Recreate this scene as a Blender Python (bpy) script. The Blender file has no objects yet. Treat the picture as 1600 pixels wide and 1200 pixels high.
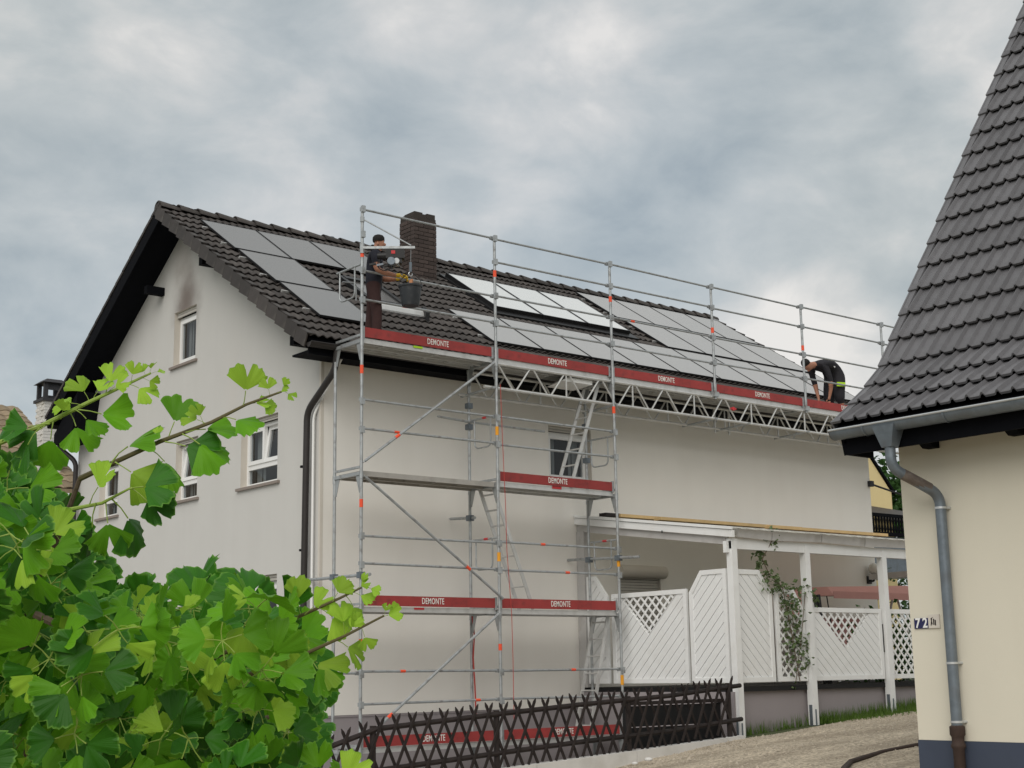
import bpy, bmesh, math, random
from mathutils import Vector, Matrix
from mathutils.geometry import tessellate_polygon
random.seed(7)
SC = bpy.context.scene
COL = SC.collection

# ---------------------------------------------------------------- camera
CAM_ROT = Matrix(((0.7752871830536273, -0.6313860329708143, -0.016776804288927225),
                  (0.11172205501420439, 0.16323135826619342, -0.9802416569917728),
                  (0.6216493917122209, 0.7580944539092417, 0.19709092504698014)))  # rows: right, down, forward
CAM_LOC = Vector((-11.5395, -17.6024, 1.0141))
FPX = 2240.8
cd = bpy.data.cameras.new('camera')
cam = bpy.data.objects.new('camera', cd)
COL.objects.link(cam)
cd.sensor_fit = 'HORIZONTAL'; cd.sensor_width = 36.0; cd.lens = FPX * 36.0 / 1600.0
cd.clip_start = 0.05; cd.clip_end = 2000
_r, _d, _f = CAM_ROT[0], CAM_ROT[1], CAM_ROT[2]
_m = Matrix(((_r[0], -_d[0], -_f[0], CAM_LOC.x), (_r[1], -_d[1], -_f[1], CAM_LOC.y), (_r[2], -_d[2], -_f[2], CAM_LOC.z), (0, 0, 0, 1)))
cam.matrix_world = _m
SC.camera = cam

def at(u, v, dist):
    """point in front of the viewpoint, seen at photo pixel (u, v), dist metres deep"""
    return CAM_LOC + (_r * ((u - 800) / FPX) + _d * ((v - 600) / FPX) + _f) * dist

# ---------------------------------------------------------------- sky and sun
SUN_EL, SUN_AZ = math.radians(42), math.radians(-128)   # azimuth from +y towards +x
SUN_STRENGTH = 1.5
SKY_STRENGTH = 0.1
SC.view_settings.view_transform = 'Standard'
SC.view_settings.look = 'None'
SC.view_settings.gamma = 1.0
SC.view_settings.use_curve_mapping = False
SC.view_settings.exposure = 0.44

world = bpy.data.worlds.new('World')
SC.world = world
world.use_nodes = True
def build_world():
    nt = world.node_tree; N = nt.nodes; L = nt.links
    N.clear()
    out = N.new('ShaderNodeOutputWorld'); bg = N.new('ShaderNodeBackground')
    bg.inputs['Strength'].default_value = SKY_STRENGTH
    sky = N.new('ShaderNodeTexSky'); sky.sky_type = 'NISHITA'; sky.sun_disc = False
    sky.sun_elevation = SUN_EL; sky.sun_rotation = SUN_AZ
    tc = N.new('ShaderNodeTexCoord')
    def math_(op, a, b=None, clamp=False):
        n = N.new('ShaderNodeMath'); n.operation = op; n.use_clamp = clamp
        for i, x in enumerate((a, b)):
            if x is None: continue
            if isinstance(x, (int, float)): n.inputs[i].default_value = x
            else: L.new(x, n.inputs[i])
        return n.outputs[0]
    sep = N.new('ShaderNodeSeparateXYZ'); L.new(tc.outputs['Generated'], sep.inputs[0])
    # puffy cloud masses, a little flattened towards the horizon
    comb = N.new('ShaderNodeCombineXYZ'); L.new(sep.outputs[0], comb.inputs[0]); L.new(sep.outputs[1], comb.inputs[1]); L.new(math_('MULTIPLY', sep.outputs[2], 1.7), comb.inputs[2])
    def noise(scale, detail, rough, dist, off):
        mp = N.new('ShaderNodeMapping'); mp.inputs['Location'].default_value = off
        L.new(comb.outputs[0], mp.inputs['Vector'])
        n = N.new('ShaderNodeTexNoise'); n.inputs['Scale'].default_value = scale; n.inputs['Detail'].default_value = detail
        n.inputs['Roughness'].default_value = rough; n.inputs['Distortion'].default_value = dist
        L.new(mp.outputs[0], n.inputs['Vector']); return n.outputs['Fac']
    n1 = noise(4.2, 4, .5, .2, (3.1, 1.7, .4))
    n2 = noise(10.0, 7, .56, .25, (7.3, 2.2, 5.0))
    n3 = noise(1.6, 2, .4, .2, (11.0, 4.0, 2.0))
    # large cloud masses: darker bellies and brighter gaps, each round its own direction
    def lump(u, v, k, amp):
        d = (_r * ((u - 800) / FPX) + _d * ((v - 600) / FPX) + _f).normalized()
        vm = N.new('ShaderNodeVectorMath'); vm.operation = 'DOT_PRODUCT'
        nm = N.new('ShaderNodeVectorMath'); nm.operation = 'NORMALIZE'
        L.new(tc.outputs['Generated'], nm.inputs[0]); L.new(nm.outputs[0], vm.inputs[0]); vm.inputs[1].default_value = d
        e = math_('POWER', 2.718, math_('MULTIPLY', math_('SUBTRACT', vm.outputs['Value'], 1.0), k))
        return math_('MULTIPLY', e, amp)
    tot = None
    for (u, v, k, a) in LUMPS:
        l = lump(u, v, k, a); tot = l if tot is None else math_('ADD', tot, l)
    t = math_('ADD', math_('MULTIPLY', math_('SUBTRACT', n1, .5), 1.45), math_('MULTIPLY', math_('SUBTRACT', n2, .5), 1.3))
    t = math_('ADD', math_('ADD', t, tot), .63)
    cr = N.new('ShaderNodeValToRGB'); L.new(t, cr.inputs[0])
    el = cr.color_ramp.elements
    el[0].position = .0; el[0].color = (.25, .295, .325, 1)
    el[1].position = 1.0; el[1].color = (.70, .68, .65, 1)
    for p, c in ((.3, (.355, .395, .41, 1)), (.55, (.44, .47, .475, 1)), (.78, (.55, .555, .545, 1))):
        e = el.new(p); e.color = c
    sc = N.new('ShaderNodeVectorMath'); sc.operation = 'SCALE'; L.new(cr.outputs[0], sc.inputs[0]); sc.inputs['Scale'].default_value = CLOUD_GAIN
    mix = N.new('ShaderNodeMix'); mix.data_type = 'RGBA'
    mr = N.new('ShaderNodeMapRange'); L.new(n3, mr.inputs[0]); mr.inputs[1].default_value = .2; mr.inputs[2].default_value = .5
    mr.inputs[3].default_value = .84; mr.inputs[4].default_value = .97
    L.new(mr.outputs[0], mix.inputs['Factor']); L.new(sky.outputs[0], mix.inputs['A']); L.new(sc.outputs[0], mix.inputs['B'])
    L.new(mix.outputs['Result'], bg.inputs['Color']); L.new(bg.outputs[0], out.inputs[0])
CLOUD_GAIN = 8.8
LUMPS = ((1130, 215, 520, -.34), (1000, 275, 800, -.24), (1300, 140, 700, -.22), (1200, 180, 1200, -.10), (870, 180, 900, .08), (45, 510, 700, -.42), (60, 150, 400, -.10),
         (420, 250, 300, .18), (250, 40, 400, .16), (1280, 560, 900, .42), (1090, 345, 900, .10), (900, 60, 350, .10),
         (640, 190, 900, -.12), (1480, 60, 400, .06), (930, 330, 900, -.16))
build_world()

sd = bpy.data.lights.new('sun', 'SUN'); sun = bpy.data.objects.new('sun', sd); COL.objects.link(sun)
sd.energy = SUN_STRENGTH; sd.angle = math.radians(55); sd.color = (1.0, .95, .88)
_sdir = Vector((math.sin(SUN_AZ) * math.cos(SUN_EL), math.cos(SUN_AZ) * math.cos(SUN_EL), math.sin(SUN_EL)))
sun.rotation_euler = (-_sdir).to_track_quat('-Z', 'Y').to_euler()

# ---------------------------------------------------------------- materials
def mat(name, col, rough=.7, metal=0., var=.12, scale=6., bump=0., bscale=60., spec=.4, piece=0., dirt=None, dscale=1.2, detail=5, coords='Object', coat=0.):
    m = bpy.data.materials.new(name); m.use_nodes = True
    nt = m.node_tree; N = nt.nodes; L = nt.links
    b = N['Principled BSDF']
    b.inputs['Roughness'].default_value = rough; b.inputs['Metallic'].default_value = metal
    b.inputs['Specular IOR Level'].default_value = spec
    if coat: b.inputs['Coat Weight'].default_value = coat; b.inputs['Coat Roughness'].default_value = .08
    if coords == 'World':
        g = N.new('ShaderNodeNewGeometry'); cs = g.outputs['Position']
    else:
        g = N.new('ShaderNodeTexCoord'); cs = g.outputs['Object']
    def noise(s, d=detail):
        n = N.new('ShaderNodeTexNoise'); n.inputs['Scale'].default_value = s; n.inputs['Detail'].default_value = d
        L.new(cs, n.inputs['Vector']); return n.outputs['Fac']
    def mixc(f, a, bcol, blend='MIX'):
        n = N.new('ShaderNodeMix'); n.data_type = 'RGBA'; n.blend_type = blend
        for inp, x in (('Factor', f), ('A', a), ('B', bcol)):
            if hasattr(x, 'links'): L.new(x, n.inputs[inp])
            elif isinstance(x, tuple): n.inputs[inp].default_value = (*x[:3], 1)
            else: n.inputs[inp].default_value = x
        return n.outputs['Result']
    lo = tuple(c * (1 - var) for c in col); hi = tuple(min(1, c * (1 + var)) for c in col)
    c = mixc(noise(scale), lo, hi)
    if dirt:
        r = N.new('ShaderNodeMapRange'); L.new(noise(dscale), r.inputs[0]); r.inputs[1].default_value = .52; r.inputs[2].default_value = .75
        r.inputs[4].default_value = dirt[3] if len(dirt) > 3 else .6
        c = mixc(r.outputs[0], c, dirt[:3])
    if piece:
        oi = N.new('ShaderNodeObjectInfo')
        r = N.new('ShaderNodeMapRange'); L.new(oi.outputs['Random'], r.inputs[0]); r.inputs[3].default_value = 1 - piece; r.inputs[4].default_value = 1 + piece
        hs = N.new('ShaderNodeHueSaturation'); L.new(c, hs.inputs['Color']); L.new(r.outputs[0], hs.inputs['Value']); c = hs.outputs[0]
    L.new(c, b.inputs['Base Color'])
    if bump:
        bp = N.new('ShaderNodeBump'); bp.inputs['Strength'].default_value = bump; bp.inputs['Distance'].default_value = .01
        L.new(noise(bscale, 3), bp.inputs['Height']); L.new(bp.outputs[0], b.inputs['Normal'])
    return m

def wall_mat(name, col, stains=(), streak=.02):
    """plaster with fine relief, faint run-off streaks and, where given, soot or damp patches at fixed places"""
    m = mat(name, col, .9, var=.035, scale=1.6, bump=.18, bscale=180, spec=.2, coords='World')
    nt = m.node_tree; N = nt.nodes; L = nt.links; b = N['Principled BSDF']
    src = b.inputs['Base Color'].links[0].from_socket
    g = N.new('ShaderNodeNewGeometry')
    mp = N.new('ShaderNodeMapping'); mp.inputs['Scale'].default_value = (2.2, 2.2, .12); L.new(g.outputs['Position'], mp.inputs['Vector'])
    n = N.new('ShaderNodeTexNoise'); n.inputs['Scale'].default_value = 1.6; n.inputs['Detail'].default_value = 6; L.new(mp.outputs[0], n.inputs['Vector'])
    r = N.new('ShaderNodeMapRange'); L.new(n.outputs['Fac'], r.inputs[0]); r.inputs[1].default_value = .45; r.inputs[2].default_value = .8; r.inputs[4].default_value = streak * 4
    x = N.new('ShaderNodeMix'); x.data_type = 'RGBA'; L.new(r.outputs[0], x.inputs['Factor']); L.new(src, x.inputs['A']); x.inputs['B'].default_value = (col[0] * .72, col[1] * .69, col[2] * .65, 1)
    c = x.outputs['Result']
    n2 = N.new('ShaderNodeTexNoise'); n2.inputs['Scale'].default_value = 3.; n2.inputs['Detail'].default_value = 4; L.new(g.outputs['Position'], n2.inputs['Vector'])
    for (p, sx, sz, amt, sc) in stains:
        s = N.new('ShaderNodeVectorMath'); s.operation = 'SUBTRACT'; L.new(g.outputs['Position'], s.inputs[0]); s.inputs[1].default_value = p
        k = N.new('ShaderNodeVectorMath'); k.operation = 'MULTIPLY'; L.new(s.outputs[0], k.inputs[0]); k.inputs[1].default_value = (1 / sx, 1 / sx, 1 / sz)
        ln = N.new('ShaderNodeVectorMath'); ln.operation = 'LENGTH'; L.new(k.outputs[0], ln.inputs[0])
        ad = N.new('ShaderNodeMath'); ad.operation = 'MULTIPLY_ADD'; L.new(n2.outputs['Fac'], ad.inputs[0]); ad.inputs[1].default_value = .5; L.new(ln.outputs['Value'], ad.inputs[2])
        rr = N.new('ShaderNodeMapRange'); rr.interpolation_type = 'SMOOTHSTEP'; L.new(ad.outputs[0], rr.inputs[0]); rr.inputs[1].default_value = .25; rr.inputs[2].default_value = 1.2
        rr.inputs[3].default_value = amt; rr.inputs[4].default_value = 0
        x = N.new('ShaderNodeMix'); x.data_type = 'RGBA'; L.new(rr.outputs[0], x.inputs['Factor']); L.new(c, x.inputs['A']); x.inputs['B'].default_value = (*sc, 1)
        c = x.outputs['Result']
    L.new(c, b.inputs['Base Color'])
    return m

PLASTER = (.575, .565, .542)  # house paint, darkened on the gable to offset the sun falling there
M = {}
M['plaster'] = wall_mat('grey_white_plaster_dimmed', PLASTER, stains=(((.1, 6.04, 7.78), .78, 1.15, .85, (.15, .115, .10)), ((.1, 6.2, 8.75), .75, .9, .4, (.25, .21, .185)),
                        ((.1, 3.0, 1.9), 1.2, .35, .12, (.8, .79, .75)), ((.1, 4.2, 5.7), .5, 1.6, .10, (.62, .52, .45))))
M['plaster_side_lightened'] = wall_mat('side_wall_plaster_lightened', (.81, .785, .735), streak=.02)  # same paint as the gable, lightened to offset shade under the decks
M['plinth'] = wall_mat('mauve_plinth', (.32, .29, .30), stains=(((5.9, -2.2, .0), .9, .35, .5, (.12, .11, .10)),))
M['cream'] = wall_mat('cream_plaster', (.67, .635, .535), streak=.015)
M['navy'] = mat('navy_plinth_paint', (.045, .058, .09), .65, bump=.1, bscale=200)
M['tile'] = mat('brown_black_roof_tile', (.052, .045, .042), .6, var=.3, scale=9, bump=.25, bscale=90, piece=.28, dirt=(.10, .092, .08, .45), dscale=5, spec=.3)
M['tile_grey'] = mat('anthracite_roof_tile', (.128, .126, .134), .46, var=.15, scale=14, bump=.12, bscale=120, piece=.12, spec=.5)
M['black_wood'] = mat('black_stained_boards', (.0045, .005, .007), .8, var=.3, scale=8, spec=.08)
M['gutter_brown'] = mat('dark_brown_gutter_sheet', (.030, .026, .025), .45, var=.2)
M['zinc'] = mat('weathered_zinc', (.165, .195, .225), .42, .45, var=.35, scale=14, dirt=(.10, .10, .105, .6), dscale=7, bump=.04, bscale=30)
M['zinc_brown'] = mat('brown_tarnished_zinc', (.15, .125, .11), .5, .4, var=.3, scale=18, dirt=(.26, .25, .24, .6), dscale=16)
M['zinc_light'] = mat('bright_zinc_edge', (.55, .57, .58), .4, .6, var=.1)
M['rust'] = mat('rusty_drain_socket', (.045, .028, .022), .8, var=.4, scale=20)
M['steel'] = mat('galvanised_steel_tube', (.40, .42, .43), .48, .55, var=.32, scale=7, dirt=(.17, .155, .14, .7), dscale=9, spec=.5)
M['alu'] = mat('aluminium', (.62, .62, .61), .45, .5, var=.12, scale=6, dirt=(.36, .35, .33, .5), dscale=4)
M['deck_under'] = mat('deck_sheet', (.42, .40, .37), .6, .3, var=.2, scale=3, dirt=(.2, .19, .17, .6), dscale=3)
M['toe'] = mat('red_painted_toe_board', (.30, .040, .038), .62, var=.2, scale=4, dirt=(.12, .03, .028, .55), dscale=7, bump=.1, bscale=40, piece=.12)
M['white_print'] = mat('white_print', (.74, .72, .68), .7, var=.1, scale=40)
M['orange'] = mat('orange_marker', (.80, .09, .035), .6, var=.1)
M['amber'] = mat('amber_tag', (.75, .33, .02), .6, var=.1)
M['red_plastic'] = mat('red_plastic', (.5, .035, .04), .55, var=.1)
M['panel_frame'] = mat('black_anodised_frame', (.012, .012, .013), .4, var=.1)
M['white_pvc'] = mat('white_window_plastic', (.80, .80, .79), .35, var=.03, spec=.5)
M['sill'] = mat('brown_stone_sill', (.25, .21, .185), .6, var=.2, scale=30)
M['reveal'] = mat('reveal_plaster', (.60, .56, .50), .9, var=.05)
M['white_wood'] = mat('white_painted_wood', (.80, .81, .81), .5, var=.05, scale=4, dirt=(.62, .61, .58, .4), dscale=3, bump=.05, bscale=60)
M['grey_wood'] = mat('greyed_white_paint', (.50, .49, .48), .65, var=.1, scale=4, dirt=(.30, .28, .26, .6), dscale=3)
M['pine'] = mat('fresh_pine', (.60, .42, .20), .7, var=.25, scale=5, piece=.15)
M['brown_wood'] = mat('dark_brown_stained_wood', (.020, .014, .013), .7, var=.35, scale=10, bump=.2, bscale=50, piece=.25)
M['black_board'] = mat('black_board', (.008, .008, .009), .7, var=.3)
M['concrete'] = mat('pale_concrete', (.62, .61, .59), .85, var=.12, scale=5, bump=.2, bscale=40, dirt=(.40, .38, .34, .5), dscale=2, coords='World')
M['skin'] = mat('skin', (.42, .20, .13), .6, var=.08)
M['navy_cloth'] = mat('navy_shirt', (.012, .013, .022), .85, var=.2, scale=20, bump=.3, bscale=25)
M['maroon_cloth'] = mat('maroon_trousers', (.040, .017, .016), .85, var=.25, scale=12, bump=.3, bscale=20)
M['grey_cloth'] = mat('charcoal_workwear', (.022, .021, .026), .85, var=.3, scale=14, bump=.3, bscale=20)
M['lime'] = mat('lime_fabric', (.45, .72, .03), .7, var=.1)
M['black'] = mat('black_plastic', (.012, .012, .013), .5, var=.15)
M['bucket'] = mat('grey_black_bucket_plastic', (.028, .032, .038), .5, var=.2, scale=8, dirt=(.10, .10, .10, .4), dscale=9)
M['yellow'] = mat('yellow_glove', (.70, .45, .02), .6, var=.1)
M['copper'] = mat('copper_cable', (.5, .22, .1), .5, var=.1)
M['pink'] = mat('faded_pink_canvas', (.66, .35, .33), .85, var=.08, scale=3)
M['yellow_wall'] = wall_mat('pale_yellow_plaster', (.76, .62, .33), streak=.02)
M['tan_tile'] = mat('tan_roof_tile', (.26, .20, .13), .8, var=.3, scale=8, piece=.25)
M['white_brick'] = mat('whitewashed_brick', (.62, .61, .58), .85, var=.15, scale=12, piece=.1)
M['soot_metal'] = mat('sooty_metal', (.05, .05, .055), .6, .4, var=.3)
M['hair'] = mat('dark_hair', (.010, .008, .007), .8, var=.2)
M['globe'] = mat('pale_lamp_globe', (.62, .60, .55), .15, var=.03, spec=.6)
M['blue_enamel'] = mat('blue_enamel', (.012, .012, .075), .25, var=.05, spec=.6)
M['shutter'] = mat('grey_roller_shutter', (.46, .44, .40), .6, var=.08)
M['curtain'] = mat('pale_curtain', (.34, .34, .33), .9, var=.1, scale=20)
M['dark_room'] = mat('dark_room', (.02, .02, .022), .9)
M['red_cable'] = mat('red_cable', (.42, .05, .04), .6, var=.05)
M['bark'] = mat('grey_brown_bark', (.13, .095, .065), .85, var=.3, scale=25, bump=.5, bscale=60)
M['shoot'] = mat('green_shoot', (.24, .34, .06), .6, var=.2, scale=10)
M['shoot_brown'] = mat('olive_brown_shoot', (.10, .085, .035), .7, var=.3, scale=20)

def brick_mat():
    return mat('red_brown_brick', (.060, .044, .039), .85, var=.3, scale=14, bump=.4, bscale=70, piece=.3)
M['brick'] = brick_mat()
M['mortar'] = mat('dark_mortar', (.045, .038, .034), .95, var=.2, scale=20)

def glass_mat(name, base, rough, spec=.5, ior=1.5):
    m = bpy.data.materials.new(name); m.use_nodes = True
    b = m.node_tree.nodes['Principled BSDF']
    b.inputs['Base Color'].default_value = (*base, 1); b.inputs['Roughness'].default_value = rough
    b.inputs['Specular IOR Level'].default_value = spec; b.inputs['IOR'].default_value = ior
    return m
def pane_mat():
    """window pane: see-through with reflections"""
    m = bpy.data.materials.new('window_glass'); m.use_nodes = True
    nt = m.node_tree; N = nt.nodes; L = nt.links; N.clear()
    o = N.new('ShaderNodeOutputMaterial'); t = N.new('ShaderNodeBsdfTransparent'); g = N.new('ShaderNodeBsdfGlossy'); f = N.new('ShaderNodeLayerWeight'); pw = N.new('ShaderNodeMath'); pw.operation = 'POWER'; pw.inputs[1].default_value = 4.; ma = N.new('ShaderNodeMath'); ma.operation = 'MULTIPLY_ADD'; ma.inputs[1].default_value = .8; ma.inputs[2].default_value = .05; x = N.new('ShaderNodeMixShader')
    t.inputs[0].default_value = (.62, .66, .68, 1); g.inputs['Roughness'].default_value = .02; L.new(f.outputs['Facing'], pw.inputs[0]); L.new(pw.outputs[0], ma.inputs[0])
    L.new(ma.outputs[0], x.inputs[0]); L.new(t.outputs[0], x.inputs[1]); L.new(g.outputs[0], x.inputs[2]); L.new(x.outputs[0], o.inputs[0])
    return m
M['pane'] = pane_mat()
M['solar'] = glass_mat('solar_glass', (.085, .081, .078), .24, 1.0, 2.3)
M['solar_sky_tint'] = glass_mat('sky_tinted_solar_glass', (.33, .32, .31), .24, 1.0, 2.3)  # solar glass with the reflected sky painted into its base colour
M['solar_bright'] = glass_mat('thermal_collector_glass', (.72, .73, .72), .14, 1.0, 2.6)
M['sky_glass'] = glass_mat('skylight_glass', (.06, .065, .07), .1, .9)

def sheet_mat():
    m = bpy.data.materials.new('translucent_sheet'); m.use_nodes = True
    nt = m.node_tree; N = nt.nodes; L = nt.links
    b = N['Principled BSDF']; b.inputs['Base Color'].default_value = (.62, .62, .58, 1); b.inputs['Roughness'].default_value = .5
    t = N.new('ShaderNodeBsdfTranslucent'); t.inputs[0].default_value = (.75, .73, .66, 1); x = N.new('ShaderNodeMixShader'); x.inputs[0].default_value = .6
    L.new(b.outputs[0], x.inputs[1]); L.new(t.outputs[0], x.inputs[2]); L.new(x.outputs[0], N['Material Output'].inputs[0]); return m
M['sheet'] = sheet_mat()
def leaf_mat(name, c0, c1, trans):
    m = bpy.data.materials.new(name); m.use_nodes = True
    nt = m.node_tree; N = nt.nodes; L = nt.links
    b = N['Principled BSDF']; b.inputs['Roughness'].default_value = .45; b.inputs['Specular IOR Level'].default_value = .16
    uv = N.new('ShaderNodeUVMap'); sp = N.new('ShaderNodeSeparateXYZ'); L.new(uv.outputs[0], sp.inputs[0])
    w = N.new('ShaderNodeMath'); w.operation = 'MULTIPLY'; L.new(sp.outputs[0], w.inputs[0]); w.inputs[1].default_value = 150
    s = N.new('ShaderNodeMath'); s.operation = 'SINE'; L.new(w.outputs[0], s.inputs[0])
    g = N.new('ShaderNodeNewGeometry'); n = N.new('ShaderNodeTexNoise'); n.inputs['Scale'].default_value = 14; n.inputs['Detail'].default_value = 3
    L.new(g.outputs['Position'], n.inputs['Vector'])
    x = N.new('ShaderNodeMix'); x.data_type = 'RGBA'; L.new(n.outputs['Fac'], x.inputs['Factor']); x.inputs['A'].default_value = (*c0, 1); x.inputs['B'].default_value = (*c1, 1)
    hs = N.new('ShaderNodeHueSaturation'); L.new(x.outputs['Result'], hs.inputs['Color'])
    r2 = N.new('ShaderNodeMapRange'); L.new(s.outputs[0], r2.inputs[0]); r2.inputs[1].default_value = -1; r2.inputs[3].default_value = .95; r2.inputs[4].default_value = 1.05
    oi = N.new('ShaderNodeObjectInfo'); r3 = N.new('ShaderNodeMapRange'); L.new(oi.outputs['Random'], r3.inputs[0]); r3.inputs[3].default_value = .78; r3.inputs[4].default_value = 1.22
    mm = N.new('ShaderNodeMath'); mm.operation = 'MULTIPLY'; L.new(r2.outputs[0], mm.inputs[0]); L.new(r3.outputs[0], mm.inputs[1]); L.new(mm.outputs[0], hs.inputs['Value'])
    mg = N.new('ShaderNodeMapRange'); L.new(sp.outputs[1], mg.inputs[0]); mg.inputs[1].default_value = .93; mg.inputs[2].default_value = 1.; mg.inputs[4].default_value = .5
    xm = N.new('ShaderNodeMix'); xm.data_type = 'RGBA'; L.new(mg.outputs[0], xm.inputs['Factor']); L.new(hs.outputs[0], xm.inputs['A']); xm.inputs['B'].default_value = (.20, .40, .06, 1); hs = xm; hso = xm.outputs['Result']
    L.new(hso, b.inputs['Base Color'])
    bp = N.new('ShaderNodeBump'); bp.inputs['Strength'].default_value = .10; bp.inputs['Distance'].default_value = .001; L.new(s.outputs[0], bp.inputs['Height']); L.new(bp.outputs[0], b.inputs['Normal'])
    tr = N.new('ShaderNodeBsdfTranslucent'); L.new(hso, tr.inputs[0])
    mx = N.new('ShaderNodeMixShader'); mx.inputs[0].default_value = trans
    L.new(b.outputs[0], mx.inputs[1]); L.new(tr.outputs[0], mx.inputs[2]); L.new(mx.outputs[0], N['Material Output'].inputs[0])
    return m
M['leaf_old'] = leaf_mat('mature_leaf', (.014, .080, .004), (.038, .15, .008), .10)
M['leaf_mid'] = leaf_mat('green_leaf', (.075, .26, .010), (.17, .40, .018), .36)
M['leaf_young'] = leaf_mat('young_leaf', (.24, .46, .035), (.40, .60, .06), .42)
M['hedge'] = leaf_mat('hedge_leaf', (.025, .07, .018), (.06, .13, .03), .25)
M['vine'] = leaf_mat('vine_leaf', (.07, .13, .05), (.22, .28, .13), .25)
M['grass'] = leaf_mat('grass_blade', (.06, .13, .02), (.13, .20, .04), .3)

# ---------------------------------------------------------------- builders
WL = {}
def wl(o): return WL[o.name] if o else Matrix.Identity(4)
def tag(o, label=None, cat=None, group=None, kind=None):
    if label: o['label'] = label
    if cat: o['category'] = cat
    if group: o['group'] = group
    if kind: o['kind'] = kind
    return o
def thing(name, label, cat, loc=(0, 0, 0), group=None):
    o = bpy.data.objects.new(name, None); COL.objects.link(o); o.location = loc; o.empty_display_size = .2
    WL[o.name] = Matrix.Translation(loc); return tag(o, label, cat, group)
def inst(name, me, parent=None, mw=None, kind=None):
    """another object on the same mesh, placed by a world matrix"""
    o = bpy.data.objects.new(name, me); COL.objects.link(o)
    mw = mw or Matrix.Identity(4)
    o.parent = parent
    o.matrix_basis = wl(parent).inverted() @ mw
    WL[o.name] = mw.copy()
    if kind: o['kind'] = kind
    return o
class MB:
    def __init__(s): s.v = []; s.f = []; s.m = []; s.uv = None
    def add(s, vs, fs, mi=0):
        n = len(s.v); s.v += [Vector(p) for p in vs]; s.f += [tuple(i + n for i in f) for f in fs]; s.m += [mi] * len(fs); return s
    def hexa(s, p, mi=0):   # 8 corners: bottom ring then top ring
        return s.add(p, [(3, 2, 1, 0), (4, 5, 6, 7), (0, 1, 5, 4), (1, 2, 6, 5), (2, 3, 7, 6), (3, 0, 4, 7)], mi)
    def box(s, a, b, mi=0):
        x0, y0, z0 = (min(a[i], b[i]) for i in range(3)); x1, y1, z1 = (max(a[i], b[i]) for i in range(3))
        return s.hexa([(x0, y0, z0), (x1, y0, z0), (x1, y1, z0), (x0, y1, z0), (x0, y0, z1), (x1, y0, z1), (x1, y1, z1), (x0, y1, z1)], mi)
    def bar(s, p, q, w, h, up=(0, 0, 1), mi=0):   # rectangular bar along p-q, w sideways, h along up
        p = Vector(p); q = Vector(q); d = (q - p).normalized(); u = Vector(up)
        sd_ = d.cross(u)
        if sd_.length < 1e-4: sd_ = d.cross(Vector((1, 0, 0)))
        sd_.normalize(); u = sd_.cross(d)
        a = sd_ * w / 2; c = u * h / 2
        return s.hexa([p - a - c, p + a - c, p + a + c, p - a + c, q - a - c, q + a - c, q + a + c, q - a + c], mi)
    def tube(s, pts, r, n=8, cap=True, mi=0):
        pts = [Vector(p) for p in pts]; rs = r if isinstance(r, (list, tuple)) else [r] * len(pts)
        base = len(s.v); prev = None
        for i, p in enumerate(pts):
            d = (pts[min(i + 1, len(pts) - 1)] - pts[max(i - 1, 0)]).normalized()
            if prev is None:
                u = d.orthogonal().normalized()
            else:
                u = (prev - d * prev.dot(d))
                u = u.normalized() if u.length > 1e-5 else d.orthogonal().normalized()
            prev = u; w = d.cross(u)
            for k in range(n):
                a = 2 * math.pi * k / n; s.v.append(p + (u * math.cos(a) + w * math.sin(a)) * rs[i])
        for i in range(len(pts) - 1):
            for k in range(n):
                a = base + i * n + k; b = base + i * n + (k + 1) % n
                s.f.append((a, b, b + n, a + n)); s.m.append(mi)
        if cap:
            s.f.append(tuple(base + k for k in reversed(range(n)))); s.f.append(tuple(base + (len(pts) - 1) * n + k for k in range(n))); s.m += [mi, mi]
        return s
    def prism(s, poly, ext, mi=0):   # poly: 3-D points of a flat polygon, ext: extrusion vector
        poly = [Vector(p) for p in poly]; e = Vector(ext); n = len(poly)
        tri = [tuple(t) for t in tessellate_polygon([poly])]
        fs = [t for t in tri] + [tuple(i + n for i in t) for t in tri] + [(i, (i + 1) % n, (i + 1) % n + n, i + n) for i in range(n)]
        return s.add(poly + [p + e for p in poly], fs, mi)
    def lathe(s, c, prof, n=16, mi=0, cap=True):   # prof: (r, z)
        c = Vector(c); base = len(s.v)
        for r, z in prof:
            for k in range(n):
                a = 2 * math.pi * k / n; s.v.append(c + Vector((r * math.cos(a), r * math.sin(a), z)))
        for i in range(len(prof) - 1):
            for k in range(n):
                a = base + i * n + k; b = base + i * n + (k + 1) % n
                s.f.append((a, b, b + n, a + n)); s.m.append(mi)
        if cap:
            s.f.append(tuple(base + k for k in reversed(range(n)))); s.f.append(tuple(base + (len(prof) - 1) * n + k for k in range(n))); s.m += [mi, mi]
        return s
    def mesh(s, name, mats, smooth=False, origin=None):
        o = Vector(origin) if origin is not None else Vector((0, 0, 0))
        me = bpy.data.meshes.new(name); me.from_pydata([p - o for p in s.v], [], s.f)
        if not isinstance(mats, (list, tuple)): mats = [mats]
        for m_ in mats: me.materials.append(m_)
        if len(mats) > 1: me.polygons.foreach_set('material_index', s.m)
        if s.uv:
            l = me.uv_layers.new(name='UVMap')
            for lp in me.loops: l.data[lp.index].uv = s.uv[lp.vertex_index]
        if smooth: me.polygons.foreach_set('use_smooth', [True] * len(me.polygons))
        bm = bmesh.new(); bm.from_mesh(me); bmesh.ops.recalc_face_normals(bm, faces=bm.faces); bm.to_mesh(me); bm.free()
        if smooth:
            try: me.set_sharp_from_angle(angle=math.radians(40))
            except Exception: pass
        me.update(); return me
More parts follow.
